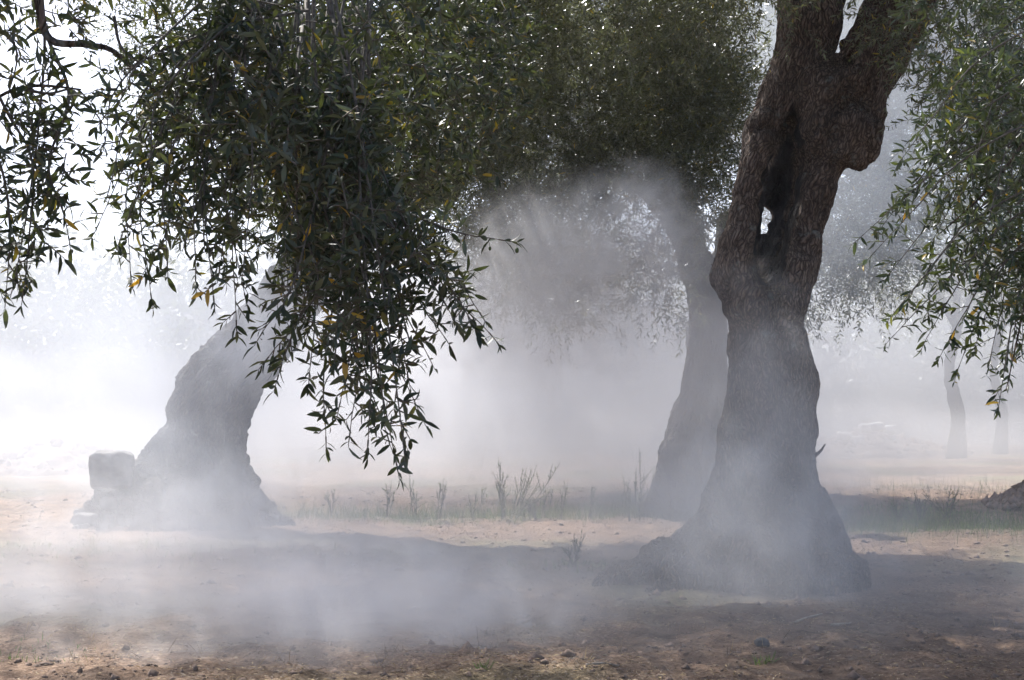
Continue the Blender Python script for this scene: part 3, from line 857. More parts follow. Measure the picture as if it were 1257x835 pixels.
def near_tree(root, strands, leaf_len, rng, side_len, per_m, fill=None, n_single=300, yellow=.03, droop=.3, fruit=200, rstem=.0035, start=0.25, step=.017, mats=None):
    mats = mats or (LEAF_OBJ, LEAF_NEAR)
    S, Dd, Ln = [], [], []
    twigs = []
    for st in strands:
        path = px_path(st[0], rng)
        w = st[1] if len(st) > 1 else 1.0
        seg = np.linalg.norm(np.diff(path, axis=0), axis=1); Lt = seg.sum(); cum = np.concatenate([[0], np.cumsum(seg)])
        V, Fl = tube(path, np.linspace(rstem * 1.6, rstem * .35, len(path)), 5, 1)
        twigs.append((V, Fl))
        nsh = max(3, int(Lt * (1 - start) * per_m * w))
        for s in np.linspace(start, 1.0, nsh):
            sl = s * Lt
            q = np.array([np.interp(sl, cum, path[:, k]) for k in range(3)])
            q2 = np.array([np.interp(max(sl - .03, 0), cum, path[:, k]) for k in range(3)])
            q3 = np.array([np.interp(min(sl + .03, Lt), cum, path[:, k]) for k in range(3)])
            t = unit(q3 - q2)
            r = unit(rng.normal(size=3))
            if s > .985: S.append(q); Dd.append(t); Ln.append(side_len * .5); continue
            S.append(q); Dd.append(unit(t * .3 + r * rng.uniform(.6, 1.1) + np.array([0, 0, .12]))); Ln.append(side_len * rng.uniform(.35, 1.0) * (1.15 - .6 * s))
    if fill is not None:
        for (poly_pts, D0_, D1_, nfill, ll) in fill:
            poly = np.array(poly_pts, float)
            lo, hi = poly.min(0), poly.max(0); got = 0
            while got < nfill:
                q = rng.uniform(lo, hi)
                ins = False; j = len(poly) - 1
                for i in range(len(poly)):
                    if (poly[i][1] > q[1]) != (poly[j][1] > q[1]) and q[0] < (poly[j][0] - poly[i][0]) * (q[1] - poly[i][1]) / (poly[j][1] - poly[i][1]) + poly[i][0]: ins = not ins
                    j = i
                if not ins: continue
                got += 1
                dd = rng.uniform(D0_, D1_)
                S.append(W(q[0], q[1], dd)); Dd.append(unit(rng.normal(size=3) * .9 + np.array([rng.uniform(-.3, .5), 0, -.15]))); Ln.append(ll * rng.uniform(.5, 1.1))
    S = np.array(S); Dd = np.array(Dd); Ln = np.array(Ln)
    lv, sg = shoots(S, Dd, Ln, step, droop, leaf_len, rng, 1.0, .16, .26, 3.7)
    Pn, Dn, Nn, L, Wd = lv
    # those that show largest in view become single leaves
    v = Pn - CAM
    X = v[:, 0] / v[:, 1] * F + 628; Y = 500 - v[:, 2] / v[:, 1] * F
    inv = (X > 5) & (X < 1252) & (Y > 8) & (Y < 830)
    face = np.abs((Nn * unit(v)).sum(1))
    side = unit(np.cross(Nn, Dn)); nn = np.cross(Dn, side)
    show = L * np.sqrt(1 - (Dn * unit(v)).sum(1) ** 2) * (.5 + np.abs((nn * unit(v)).sum(1))) / v[:, 1]
    low = .5 + np.clip(Y / 500, 0, 1)          # the free hanging ends are seen whole
    score = np.where(inv, show * low, 0)
    order = np.argsort(-score)
    single = order[:n_single]; rest = order[n_single:]
    variants = []
    for k in range(4):
        T, Fl = LEAF_HI
        T = T.copy(); T[:, 2] += -.10 * (k - 1) * T[:, 0] ** 2; T[:, 1] *= 1 + .05 * (k - 1)
        variants.append(T)
    meshes = [[mesh_np('leaf', T, LEAF_HI[1], m_) for T in variants] for m_ in (mats[0], LEAF_YEL)]
    base = np.array(root.location)
    for i in single:
        ye = rng.random() < yellow * 1.6
        o = link('leaf', meshes[1 if ye else 0][int(rng.integers(4))], root)
        M = np.eye(4); M[:3, 0] = Dn[i] * L[i]; M[:3, 1] = side[i] * Wd[i]; M[:3, 2] = nn[i] * L[i]; M[:3, 3] = Pn[i] - base
        o.matrix_basis = Matrix(M.tolist())
        if ye: o['label'] = 'yellowed leaf'
    foliage_part('foliage', root, (Pn[rest], Dn[rest], Nn[rest], L[rest], Wd[rest]), LEAF_HI, mats[1], rng, yellow)
    V, Fl = stems_np(sg[0], sg[1], sg[2], .0022, .0009, 4)
    twigs.append((V, Fl))
    V, Fl = join(twigs)
    o = part('twig_growth', V, Fl, TWIG, root, smooth=False); o['kind'] = 'stuff'
    # olives hanging on short stalks
    if fruit:
        k = rng.choice(len(Pn), fruit)
        a = np.arange(6) / 6 * 2 * math.pi
        prof = [(0, 0), (.55, .2), (.85, .5), (.6, .85), (0, 1)]
        T = [[0, 0, 0]] + [[r * math.cos(t) * .5, r * math.sin(t) * .5, -z * 1.35] for r, z in prof[1:4] for t in a] + [[0, 0, -1.35]]
        T = np.array(T)
        tr = [[0, 1 + (j + 1) % 6, 1 + j] for j in range(6)] + [[19, 13 + j, 13 + (j + 1) % 6] for j in range(6)]
        qd = [[1 + 6 * s + j, 1 + 6 * s + (j + 1) % 6, 7 + 6 * s + (j + 1) % 6, 7 + 6 * s + j] for s in (0, 1) for j in range(6)]
        sz = rng.uniform(.010, .0135, fruit)
        base_p = Pn[k] + rng.normal(size=(fruit, 3)) * .004 - np.array([0, 0, .012])
        V = (base_p[:, None] + T[None] * sz[:, None, None]).reshape(-1, 3)
        off = (np.arange(fruit) * 20)[:, None, None]
        Fl = [(np.array(tr)[None] + off).reshape(-1, 3), (np.array(qd)[None] + off).reshape(-1, 4)]
        A, Fs = stems_np(Pn[k], base_p, np.zeros(fruit), .0008, .0008)
        o = part('olive_fruit', V, Fl, OLIVE, root); o['kind'] = 'stuff'
        o = part('fruit_stalk', A, Fs, TWIG, root); o['kind'] = 'stuff'
    return len(L)


rng = np.random.default_rng(21)
nearL = thing('olive_tree', (-2.2, 3.2, 0), 'nearest olive, dark leafy boughs with yellowed leaves hanging over the upper left', 'tree', 'olive trees of the grove')
st = []
def S_(w, *pts): st.append((list(pts), w))
# far-left curtain
S_(1.2, (45, -60, 3.9), (55, 40, 3.9), (48, 150, 3.9), (35, 250, 3.85), (18, 345, 3.8))
S_(1.2, (-30, 60, 3.9), (10, 140, 3.9), (40, 200, 3.85), (35, 300, 3.8), (30, 352, 3.8))
S_(1.0, (-40, 120, 3.8), (0, 200, 3.8), (12, 280, 3.8), (8, 355, 3.8))
S_(.8, (60, 50, 3.9), (85, 120, 3.9), (60, 200, 3.85), (78, 262, 3.85), (84, 290, 3.8))
S_(.7, (30, 110, 3.9), (60, 115, 3.9), (95, 110, 3.9), (118, 140, 3.9))
S_(.8, (-20, 20, 4.0), (20, 60, 4.0), (10, 120, 4.0))
# centre-left mass
for tip in [(122, 285), (135, 240), (160, 345), (185, 372), (205, 330), (240, 350), (262, 375), (290, 405), (300, 372), (342, 472), (322, 420), (352, 440),
            (400, 548), (418, 505), (452, 552), (486, 578), (470, 500), (514, 516), (440, 460), (525, 448), (600, 420), (588, 395), (565, 362), (540, 330),
            (380, 470), (370, 400), (500, 420), (480, 380), (412, 440), (205, 290), (250, 300), (430, 540), (500, 470), (555, 400), (350, 380), (455, 430),
            (130, 180), (150, 130), (170, 250), (185, 200), (220, 250), (150, 300), (560, 385), (580, 408), (545, 425), (475, 545), (495, 555), (330, 450), (300, 330), (270, 340), (230, 300)]:
    tx, ty = tip; ty -= 12
    D_ = rng.uniform(3.6, 4.3)
    if tx < 310:     # sweep out to the lower left from the limb above
        hx, hy = 330 + rng.uniform(-70, 60), rng.uniform(-90, 20)
        m1 = (tx * .45 + hx * .55 + rng.uniform(-15, 25), hy * .6 + ty * .25 + rng.uniform(-20, 20))
        m2 = (tx * .88 + hx * .12 + rng.uniform(-22, 22), ty * .62)
    else:            # radiate from the heart of the low bunch
        hx, hy = 400 + rng.uniform(-70, 60), rng.uniform(-60, 40)
        m1 = (hx * .7 + 440 * .3 + rng.uniform(-30, 30), 150 + rng.uniform(-30, 30))
        m2 = (tx * .62 + 430 * .38 + rng.uniform(-14, 14), ty * .62 + 290 * .38 - 25 + rng.uniform(-12, 12))
    S_(1.15, (hx, hy, D_ + .5), (*m1, D_ + .25), (*m2, D_ + .05), (tx, ty, D_ - .05))
S_(1.5, (430, 240, 4.0), (500, 262, 3.95), (560, 285, 3.9), (612, 294, 3.9))
S_(.5, (140, 20, 4.0), (150, 60, 4.0), (185, 90, 4.0), (240, 170, 3.9))
fillL = [([(-40, 60), (80, 90), (95, 180), (70, 290), (30, 335), (-40, 340)], 3.7, 4.1, 85, .09),
         ([(-40, -60), (120, -60), (130, 20), (20, 60), (-40, 60)], 3.8, 4.4, 55, .1),
         ([(330, -60), (650, -60), (640, 60), (600, 180), (520, 235), (420, 320), (340, 300), (300, 200)], 5.0, 7.0, 1350, .2),
         ([(130, -60), (330, -60), (330, 300), (230, 290), (170, 200), (130, 60)], 4.2, 5.5, 190, .16),
         ([(260, -60), (560, -60), (520, 160), (430, 230), (320, 220), (260, 120)], 3.6, 4.6, 150, .15),
         ([(340, 230), (520, 250), (540, 340), (490, 410), (420, 440), (350, 370)], 3.6, 4.2, 90, .10)]
near_tree(nearL, st, .048, rng, .085, 32, fillL, fruit=420, droop=.06)
limb(nearL, [W(46, -90, 3.9), W(46, 0, 3.9), W(62, 48, 3.9), W(108, 55, 3.95), W(150, 70, 4.0), W(230, 160, 4.1)], [.016, .013, .011, .009, .007, .003], 'branch', 8, 41)
limb(nearL, [W(300, -120, 4.6), W(318, 40, 4.5), (W(345, 120, 4.4)), W(420, 240, 4.2), W(450, 330, 4.1)], [.02, .014, .011, .007, .003], 'branch', 8, 42)
limb(nearL, [W(-30, 150, 3.9), W(0, 118, 3.9), W(40, 105, 3.9), W(100, 110, 3.9)], [.006, .005, .005, .002], 'branch', 6, 43)
# trunk and limbs of this tree stand outside the frame
limb(nearL, [(-2.2, 3.0, -.2), (-2.3, 3.1, 1.2), (-2.1, 3.4, 2.6), (-1.5, 3.9, 3.4)], [.5, .38, .32, .22], 'trunk', 16, 44)
limb(nearL, [(-1.5, 3.9, 3.4), (-.6, 4.5, 3.6), (.4, 5.0, 3.9)], [.2, .13, .05], 'branch', 10, 45)
limb(nearL, [(-1.9, 3.6, 3.0), (-1.3, 3.8, 2.9), W(46, -90, 3.9)], [.1, .05, .016], 'branch', 10, 46)
limb(nearL, [(-1.2, 4.0, 3.45), (-1.0, 4.3, 3.2), W(300, -120, 4.6)], [.08, .05, .02], 'branch', 10, 47)
lobN = [(200, -420, 5, 1.5, 1.6, .8), (500, -480, 5.5, 1.4, 1.5, .7), (-300, -400, 4.5, 1.4, 1.6, .8)]
crown(nearL, lobN, 420, 5, .06, rng, LEAF_LO, length=(.25, .5), step=.04, thin=.2, clump=.15, stems=False)

rng = np.random.default_rng(22)
nearR = thing('olive_tree', (4.9, 7.2, 0), 'olive bough of sparse bright-edged sprays with green fruit entering from the right edge', 'tree', 'olive trees of the grove')
st = []
for tip, w in [((1060, 302), 1), ((1075, 322), .8), ((1088, 285), 1), ((1096, 345), .8), ((1100, 395), .7), ((1098, 425), .9), ((1120, 372), .8), ((1140, 425), .9), ((1160, 440), .8),
               ((1178, 462), .9), ((1200, 430), .9), ((1228, 500), 1), ((1240, 470), .9), ((1215, 455), .8), ((1255, 430), .9), ((1130, 240), .9), ((1110, 205), .7), ((1150, 300), 1), ((1170, 350), 1),
               ((1190, 390), 1), ((1120, 265), .8), ((1145, 180), .8), ((1230, 360), 1), ((1180, 250), 1), ((1210, 300), 1), ((1250, 330), 1), ((1240, 250), 1), ((1270, 400), 1), ((1200, 200), 1)]:
    tx, ty = tip; ty -= 14
    D_ = rng.uniform(5.9, 6.8)
    oy = ty - 150 - rng.uniform(0, 60)
    S_(w, (1330, oy, D_ + .2), (1270 * .6 + tx * .4, oy * .55 + ty * .45 - 15, D_ + .1), (tx * .75 + 1260 * .25, oy * .2 + ty * .8 - 12, D_), (tx, ty, D_ - .1))
fillR = [([(1150, 60), (1290, 40), (1290, 420), (1230, 400), (1180, 300), (1150, 200)], 6.2, 7.4, 150, .2),
         ([(1120, -40), (1290, -40), (1290, 200), (1180, 190), (1130, 90)], 6.8, 8.0, 200, .22)]
near_tree(nearR, st, .056, rng, .15, 22, fillR, fruit=330, yellow=.02, start=.3, droop=.05, step=.018, mats=(LEAF_RIGHT_OBJ, LEAF_RIGHT))
limb(nearR, [(4.9, 7.2, -.2), (4.8, 7.3, 1.4), (4.6, 7.1, 2.8), (4.0, 6.9, 3.4)], [.4, .3, .26, .15], 'trunk', 16, 54)
limb(nearR, [(4.0, 6.9, 3.4), (3.2, 6.7, 3.2), W(1330, 60, 6.5)], [.12, .06, .02], 'branch', 10, 55)
limb(nearR, [W(1330, 60, 6.5), W(1280, 140, 6.4), W(1215, 230, 6.4), W(1150, 290, 6.4)], [.014, .009, .006, .002], 'branch', 7, 56)
limb(nearR, [W(1330, 60, 6.5), W(1300, 240, 6.4), W(1262, 360, 6.4), W(1235, 480, 6.3)], [.013, .009, .006, .002], 'branch', 7, 57)
lobN = [(1500, -300, 7, 1.4, 1.6, .8), (1300, -350, 7.5, 1.5, 1.5, .7)]
crown(nearR, lobN, 260, 5, .06, rng, LEAF_LO, length=(.25, .5), step=.04, thin=.2, clump=.15, stems=False)

# ================================================================== STONES, HEAPS
STONE = simple_mat('weathered_limestone', (.07, .064, .058), (.17, .155, .14), 9, .9, .02)
CLOD = simple_mat('turned_earth', (.12, .085, .06), (.30, .21, .155), 12, .95, .03)


def rock(name, c, half, label, cat, mat, seed, group=None, r=.35, h=None, rot=0.2, amp=.18):
    half = np.array(half)
    h = h or max(half) / 9
    f_ = Field(np.array(c) - half * 1.7 - .05, np.array(c) + half * 1.7 + .05, h)
    f_.box(c, half, r * min(half), .02, rot)
    V, Q = f_.mesh()
    N = normals(V, Q)
    s = 1 / max(half)
    V = V + N * (amp * min(half) * fbm(V[:, 0] * s * 1.3, V[:, 1] * s * 1.3, V[:, 2] * s * 1.3, 3, seed))[:, None]
    base = np.array([c[0], c[1], c[2] - half[2]])
    o = link(name, mesh_np(name, V - base, Q, mat)); o.location = base
    return tag(o, label, cat, group)

c = W(137, 578, 17.6)
rock('stone_block', c, (.25, .2, .22), 'squared pale stone block standing on the root mound of the leaning olive', 'stone', STONE, 64, amp=.3, h=.016, r=.25)
lab = ['pale stone low on the left foot of the leaning olive mound', 'flat stone directly below the squared block', 'rounded stone in front of the leaning olive mound', 'small stone tucked between mound and trunk front']
for i, (x, y, D_, s) in enumerate([(106, 632, 17.6, .16), (140, 612, 17.7, .17), (165, 655, 17.0, .15), (205, 640, 16.9, .13)]):
    rock('stone', W(x, y + 6, D_), (s * .9, s * .8, s * .5), lab[i], 'stone', STONE, 70 + i, 'stones of the root mound', r=.8, rot=i * .9, amp=.4)
c = W(935, 791, 8.75); c[2] = float(ground_h(c[0], c[1])) + .015
rock('stone', c, (.045, .035, .025), 'small pale stone alone on the shaded foreground below the burled tree', 'stone', STONE, 80, r=.8, amp=.35)


def heap(name, px, D, w, dpt, hgt, label, mat, seed, n=140, cs=.06):
    x0 = float(W(px, 500, D)[0])
    u = np.linspace(-1, 1, 70); U, Vv = np.meshgrid(u, u, indexing='ij')
    rr_ = np.sqrt(U ** 2 + Vv ** 2)
    Z = hgt * np.clip(1 - rr_, 0, 1) ** .8 * (1 + .35 * fbm(U * 3, Vv * 3, U * 0, 3, seed)) + .16 * hgt * fbm(U * 12, Vv * 12, U * 0, 2, seed + 1) * (rr_ < 1.0) - .06
    V = np.stack([x0 + U * w, D + Vv * dpt, Z], -1).reshape(-1, 3)
    ii, jj = np.meshgrid(np.arange(69), np.arange(69), indexing='ij'); q0 = ii * 70 + jj
    Q = np.stack([q0, q0 + 70, q0 + 71, q0 + 1], -1).reshape(-1, 4)
    root = thing(name, (x0, D, 0), label, 'heap')
    part('heap_body', V, Q, mat, root)
    rg = np.random.default_rng(seed)
    # loose lumps lying on it
    T = np.array([[1, 0, 0], [-1, 0, 0], [0, 1, 0], [0, -1, 0], [0, 0, 1], [0, 0, -1]], float)
    Ft = np.array([[0, 2, 4], [2, 1, 4], [1, 3, 4], [3, 0, 4], [2, 0, 5], [1, 2, 5], [3, 1, 5], [0, 3, 5]])
    a = rg.uniform(0, 2 * math.pi, n); r = rg.random(n) ** .6 * .95
    cu, cv = r * np.cos(a), r * np.sin(a)
    z = np.interp(r, [0, 1], [hgt * 1.0, 0.0])
    Cc = np.stack([x0 + cu * w, D + cv * dpt, z * .92], 1)
    sc = cs * rg.uniform(.5, 1.6, (n, 1, 1)) * rg.uniform(.6, 1.3, (n, 1, 3))
    Vl = (Cc[:, None] + (T[None] + rg.normal(size=(n, 6, 3)) * .18) * sc).reshape(-1, 3)
    Fl = (Ft[None] + (np.arange(n) * 6)[:, None, None]).reshape(-1, 3)
    o = part('clod', Vl, Fl, mat, root, smooth=False); o['kind'] = 'stuff'
    return root

heap('earth_heap', 1268, 20.5, .8, .7, .46, 'brown heap of dug earth at the right edge behind the burled olive', CLOD, 91, 260)
heap('rubble_heap', 1065, 44, 3.2, 2, .75, 'low hazy rubble heap with white stones far behind, right of the burled trunk', CLOD, 92, 200, .12)
heap('earth_heap', 70, 33, 2.6, 2, .75, 'pale mound of earth far behind the stone block, almost lost in smoke', CLOD, 93, 120, .1)
for i, (x, y) in enumerate([(1036, 536), (1062, 526), (1076, 524), (1094, 528), (1052, 540)]):
    rock('rubble_stone', W(x, y, 42.2), (.2, .16, .13), ['white stone low at the left foot of the far rubble heap', 'white stone left on top of the far rubble heap', 'white stone at the crest of the far rubble heap',
         'long white stone at the right end of the far rubble heap', 'white stone at the front of the far rubble heap'][i], 'stone', simple_mat('white_stone', (.55, .54, .5), (.75, .73, .7), 5, .9, 0), 95 + i, 'white stones on the far rubble heap', amp=.4, r=.7)

# ================================================================== LITTER, GRASS, WEEDS
STRAW = leaf_mat('dry_straw', (.30, .23, .155), (.26, .20, .13), (.25, .18, .1), True, .8, .12)
GRASS = leaf_mat('green_grass_blade', (.12, .17, .055), (.13, .18, .07), (.16, .22, .06), True, .6, .35)
WEED = leaf_mat('weed_leaf', (.07, .10, .04), (.12, .15, .09), (.10, .14, .04), True, .6, .25)
rng = np.random.default_rng(31)
n_ = 120000
y = 7.2 + (rng.random(n_) ** 1.5) * 20; x = (rng.random(n_) - .5) * 2 * (.40 * y + .3)
cl = fbm(x * .9, y * .9, x * 0, 3, 200); k = rng.random(n_) < np.clip(.45 + cl * 1.3, .1, 1)
x, y = x[k], y[k]; n_ = len(x)
Pp = np.stack([x, y, ground_h(x, y) + rng.uniform(.003, .016, n_)], 1)
a = rng.uniform(0, 2 * math.pi, n_)
Dp = unit(np.stack([np.cos(a), np.sin(a), rng.normal(size=n_) * .18], 1))
Np = unit(np.stack([rng.normal(size=n_) * .35, rng.normal(size=n_) * .35, np.ones(n_)], 1))
Lp = rng.uniform(.010, .045, n_); Wp = Lp * rng.uniform(.08, .32, n_)
V, Fl = leaves_np(Pp, Dp, Np, Lp, Wp, LEAF_LO)
o = link('leaf_litter', mesh_np('leaf_litter', V, Fl, STRAW, attrs={'tint': ('FLOAT', 'POINT', np.repeat(rng.random(n_) * .9, 4))}))
tag(o, 'dry fallen olive leaves and straw strewn over the soil', None, None, 'stuff')
# clods and pebbles
n_ = 9000
y = 7.3 + (rng.random(n_) ** 1.4) * 19; x = (rng.random(n_) - .5) * 2 * (.40 * y + .3)
T = np.array([[1, 0, 0], [-1, 0, 0], [0, 1, 0], [0, -1, 0], [0, 0, .7], [0, 0, -.7]], float)
Ft = np.array([[0, 2, 4], [2, 1, 4], [1, 3, 4], [3, 0, 4], [2, 0, 5], [1, 2, 5], [3, 1, 5], [0, 3, 5]])
sz = rng.exponential(.0075, (n_, 1, 1)) * (1 + .05 * (y - 8)[:, None, None]) + .004
Vl = (np.stack([x, y, ground_h(x, y)], 1)[:, None] + (T[None] + rng.normal(size=(n_, 6, 3)) * .2) * np.minimum(sz, .04) * rng.uniform(.7, 1.4, (n_, 1, 3))).reshape(-1, 3)
o = link('clod_scatter', mesh_np('clod_scatter', Vl, (Ft[None] + (np.arange(n_) * 6)[:, None, None]).reshape(-1, 3), CLOD, smooth=False))
tag(o, 'small clods and pebbles of brown earth scattered on the ground', None, None, 'stuff')


def blades(name, x, y, hgt, wid, mat, label, rng, lean=.35):
    n = len(x)
    Pp = np.stack([x, y, ground_h(x, y) - .005], 1)
    Dp = unit(np.stack([rng.normal(size=n) * lean, rng.normal(size=n) * lean, np.ones(n)], 1))
    Np = unit(rng.normal(size=(n, 3)) * np.array([1, 1, .2]))
    V, Fl = leaves_np(Pp, Dp, Np, hgt, wid, LEAF_MID)
    o = link(name, mesh_np(name, V, Fl, mat, attrs={'tint': ('FLOAT', 'POINT', np.repeat(rng.random(n) * .9, 6))}))
    return tag(o, label, None, None, 'stuff')

def patch(cx, cyy, sx, sy, n):
    return cx + rng.normal(size=n) * sx, cyy + rng.normal(size=n) * sy
xs, ys = [], []
for (px, D, sx, sy, n) in [(1120, 18.5, .7, 1.0, 1500), (1165, 19.2, .45, .8, 1300), (1060, 18.0, .5, .8, 700), (1230, 17.5, .6, .8, 500), (640, 19.2, 1.3, .5, 900), (760, 19.5, 1.0, .5, 800), (540, 18.8, .9, .5, 600),
                           (705, 13.2, .3, .25, 260), (150, 14.8, .9, .5, 350), (300, 14.0, .8, .6, 300), (440, 19.3, .9, .6, 400), (30, 8.7, .25, .12, 60), (15, 8.3, .2, .1, 40)]:
    a_, b_ = patch(float(W(px, 500, D)[0]), D, sx, sy, n); xs.append(a_); ys.append(b_)
x = np.concatenate(xs); y = np.concatenate(ys)
blades('grass', x, y, rng.uniform(.02, .12, len(x)) * np.where(y < 10, .5, 1), rng.uniform(.004, .009, len(x)), GRASS, 'thin green grass growing in patches on the dry ground', rng)
xs, ys = [], []
for i in range(190):
    D = 7.8 + rng.random() ** 1.2 * 18; xx = rng.uniform(-.36, .36) * D
    a_, b_ = patch(xx, D, .06, .06, 12); xs.append(a_); ys.append(b_)
x = np.concatenate(xs); y = np.concatenate(ys)
blades('dry_grass', x, y, rng.uniform(.03, .13, len(x)), rng.uniform(.002, .005, len(x)), STRAW, 'dry straw coloured grass stubble standing here and there', rng, .6)
# one bright tuft at the bottom
xs, ys = [], []
for (px, D, sx, sy, n) in [(600, 18.9, 1.9, .35, 2200), (800, 19.4, .8, .4, 900), (450, 19.2, 1.0, .4, 700), (1130, 17.6, 1.3, 1.1, 2600), (1060, 26, 2.0, 1.5, 400), (1200, 24, 1.6, 1.5, 400)]:
    a_, b_ = patch(float(W(px, 500, D)[0]), D, sx, sy, n); xs.append(a_); ys.append(b_)
x = np.concatenate(xs); y = np.concatenate(ys)
blades('tall_dry_grass', x, y, rng.uniform(.10, .36, len(x)) * rng.uniform(.5, 1, len(x)), rng.uniform(.003, .006, len(x)), WEED, 'soft tall grass and weed stems in a ragged strip across the middle of the grove', rng, .22)
# one bright tuft at the bottom
tx, ty = patch(float(W(592, 500, 7.75)[0]), 7.75, .02, .02, 26)
blades('grass_tuft', tx, ty, rng.uniform(.04, .09, 26), rng.uniform(.004, .007, 26), GRASS, None, rng, .8)
o = bpy.data.objects['grass_tuft']; del o['kind']; tag(o, 'bright green grass tuft at the bottom edge left of centre', 'grass tuft')
tx, ty = patch(float(W(936, 500, 8.1)[0]), 8.1, .05, .03, 40)
tx = np.clip(tx, tx.mean() - .05, tx.mean() + .05); ty = np.clip(ty, ty.mean() - .02, ty.mean() + .02)
blades('grass_tuft', tx, ty, rng.uniform(.05, .09, 40), rng.uniform(.004, .007, 40), GRASS, None, rng, 1.0)
o = bpy.data.objects['grass_tuft.001']; del o['kind']; tag(o, 'sprawling yellow green weed tuft on shaded ground just below the small pale stone', 'grass tuft')


def weed(px, D, hgt, nst, label, seed, lean=(0, 0), spread=.25, tipw=0):
    rg = np.random.default_rng(seed)
    x0 = float(W(px, 500, D)[0])
    root = thing('weed_plant', (x0, D, float(ground_h(x0, D))), label, 'weed', 'tall weeds between the olive trees')
    lv = []; st_ = []
    for k in range(nst):
        d = unit(np.array([lean[0] + rg.normal() * spread, lean[1] + rg.normal() * spread * .5, 1.0]))
        L = hgt * rg.uniform(.6, 1.05)
        S = np.array([[x0 + rg.normal() * .04, D + rg.normal() * .04, 0.0]])
        l1, s1 = shoots(np.repeat(S, 4, 0) + np.outer([0, .3, .5, .65], d) * L, unit(d[None] + rg.normal(size=(4, 3)) * np.array([[0], [.4], [.4], [.3]])), np.array([L, L * .3, L * .3, L * .3]), .028, .0, .06, rg, .8, .2, .10, 3.6, .02)
        lv.append(l1); st_.append(s1)
    # seed heads: small sprigs at the top
    A = [np.concatenate([q[i] for q in lv]) for i in range(5)]
    A[3] = A[3] * rg.uniform(.4, 1.0, len(A[3])); A[4] = A[4] * .8
    Sx = [np.concatenate([q[i] for q in st_]) for i in range(3)]
    V, Fl = stems_np(Sx[0], Sx[1], Sx[2], .006, .002, 4)
    part('stem', V, Fl, TWIG, root, smooth=False)['kind'] = 'stuff'
    o = foliage_part('foliage', root, A, LEAF_MID, WEED, rg)
    return root

wl_ = [(618, 18.6, .78, 4, 'tall weed of the middle clump, upright, left of the two leaning stalks', (0, 0), .08),
       (632, 18.6, .82, 3, 'tall weed with stalks leaning right, in the middle clump', (.35, 0), .08),
       (640, 18.4, .85, 2, 'tall weed stalk leaning farthest right in the middle clump', (.75, 0), .06),
       (668, 18.7, .45, 3, 'short upright weed just right of the leaning stalks', (.1, 0), .12),
       (688, 18.5, .5, 2, 'single thin weed stalk midway between leaning stalks and the trunk', (.15, 0), .08),
       (722, 18.6, .5, 2, 'thin weed stalk left of the tall leafy weed by the slim trunk', (0, 0), .1),
       (788, 18.4, .95, 4, 'tallest leafy weed, left of the slim bent trunk', (.12, 0), .1),
       (772, 18.2, .6, 3, 'medium weed at the left foot of the tallest leafy weed', (-.05, 0), .1),
       (540, 18.6, .5, 3, 'upright weed left of the middle clump, alone', (0, 0), .12),
       (515, 18.8, .55, 3, 'upright hazy weed third from the left end of the row', (0, 0), .12),
       (478, 18.8, .5, 3, 'pale weed second from the left end of the row', (0, 0), .12),
       (405, 19.0, .4, 3, 'pale weed at the left end of the row, below the hanging bough tip', (0, 0), .12),
       (580, 18.7, .4, 3, 'low bushy weed just left of the tall middle clump', (0, 0), .25),
       (655, 18.2, .3, 6, 'dark low bushy weed at the foot of the leaning stalks', (0, 0), .5),
       (1030, 16.8, .35, 2, 'dry weed stalk right of the burled trunk foot', (.3, 0), .1),
       (1125, 18.4, .35, 5, 'light green weed in the sunny grass right of the burled tree', (0, 0), .35),
       (1160, 18.8, .42, 5, 'tallest light green weed in the sunny grass at right', (0, 0), .35),
       (1100, 18.0, .3, 5, 'small light green weed leftmost in the sunny grass at right', (0, 0), .35),
       (700, 13.0, .28, 6, 'low grey green weed on the sunlit patch left of the long root', (0, 0), .5)]
for i, (px, D, h_, ns, lb, ln, sp) in enumerate(wl_):
    weed(px, D, h_, ns, lb, 300 + i, ln, sp)

# fallen sticks on the foreground
rng = np.random.default_rng(33)
for i, (a_, b_, lb) in enumerate([((975, 752, 0), (1010, 758, 0), 'pale broken stick lying on dark soil right of the burled tree foot'),
                                  ((1020, 760, 0), (1045, 765, 0), 'short pale stick lying to the right of the longer pale stick'),
                                  ((720, 822, 0), (760, 812, 0), 'thin stick on the foreground soil at bottom centre')]):
    D = 1.45 * F / (a_[1] - 500) * .99
    A, B_ = W(a_[0], a_[1], D), W(b_[0], b_[1], D + .05)
    M_ = (A + B_) / 2 + np.array([0, .02, .01])
    pts = np.array([A, M_, B_]); pts[:, 2] = ground_h(pts[:, 0], pts[:, 1]) + .012
    V, Fl = tube(pts, [.008, .009, .004], 6, 4, .3, i)
    base = pts[0]
    o = link('stick', mesh_np('stick', V - base, Fl, simple_mat('dead_wood', (.25, .2, .15), (.5, .42, .33), 40, .85, .002)))
    o.location = base; tag(o, lb, 'stick', 'sticks on the ground')

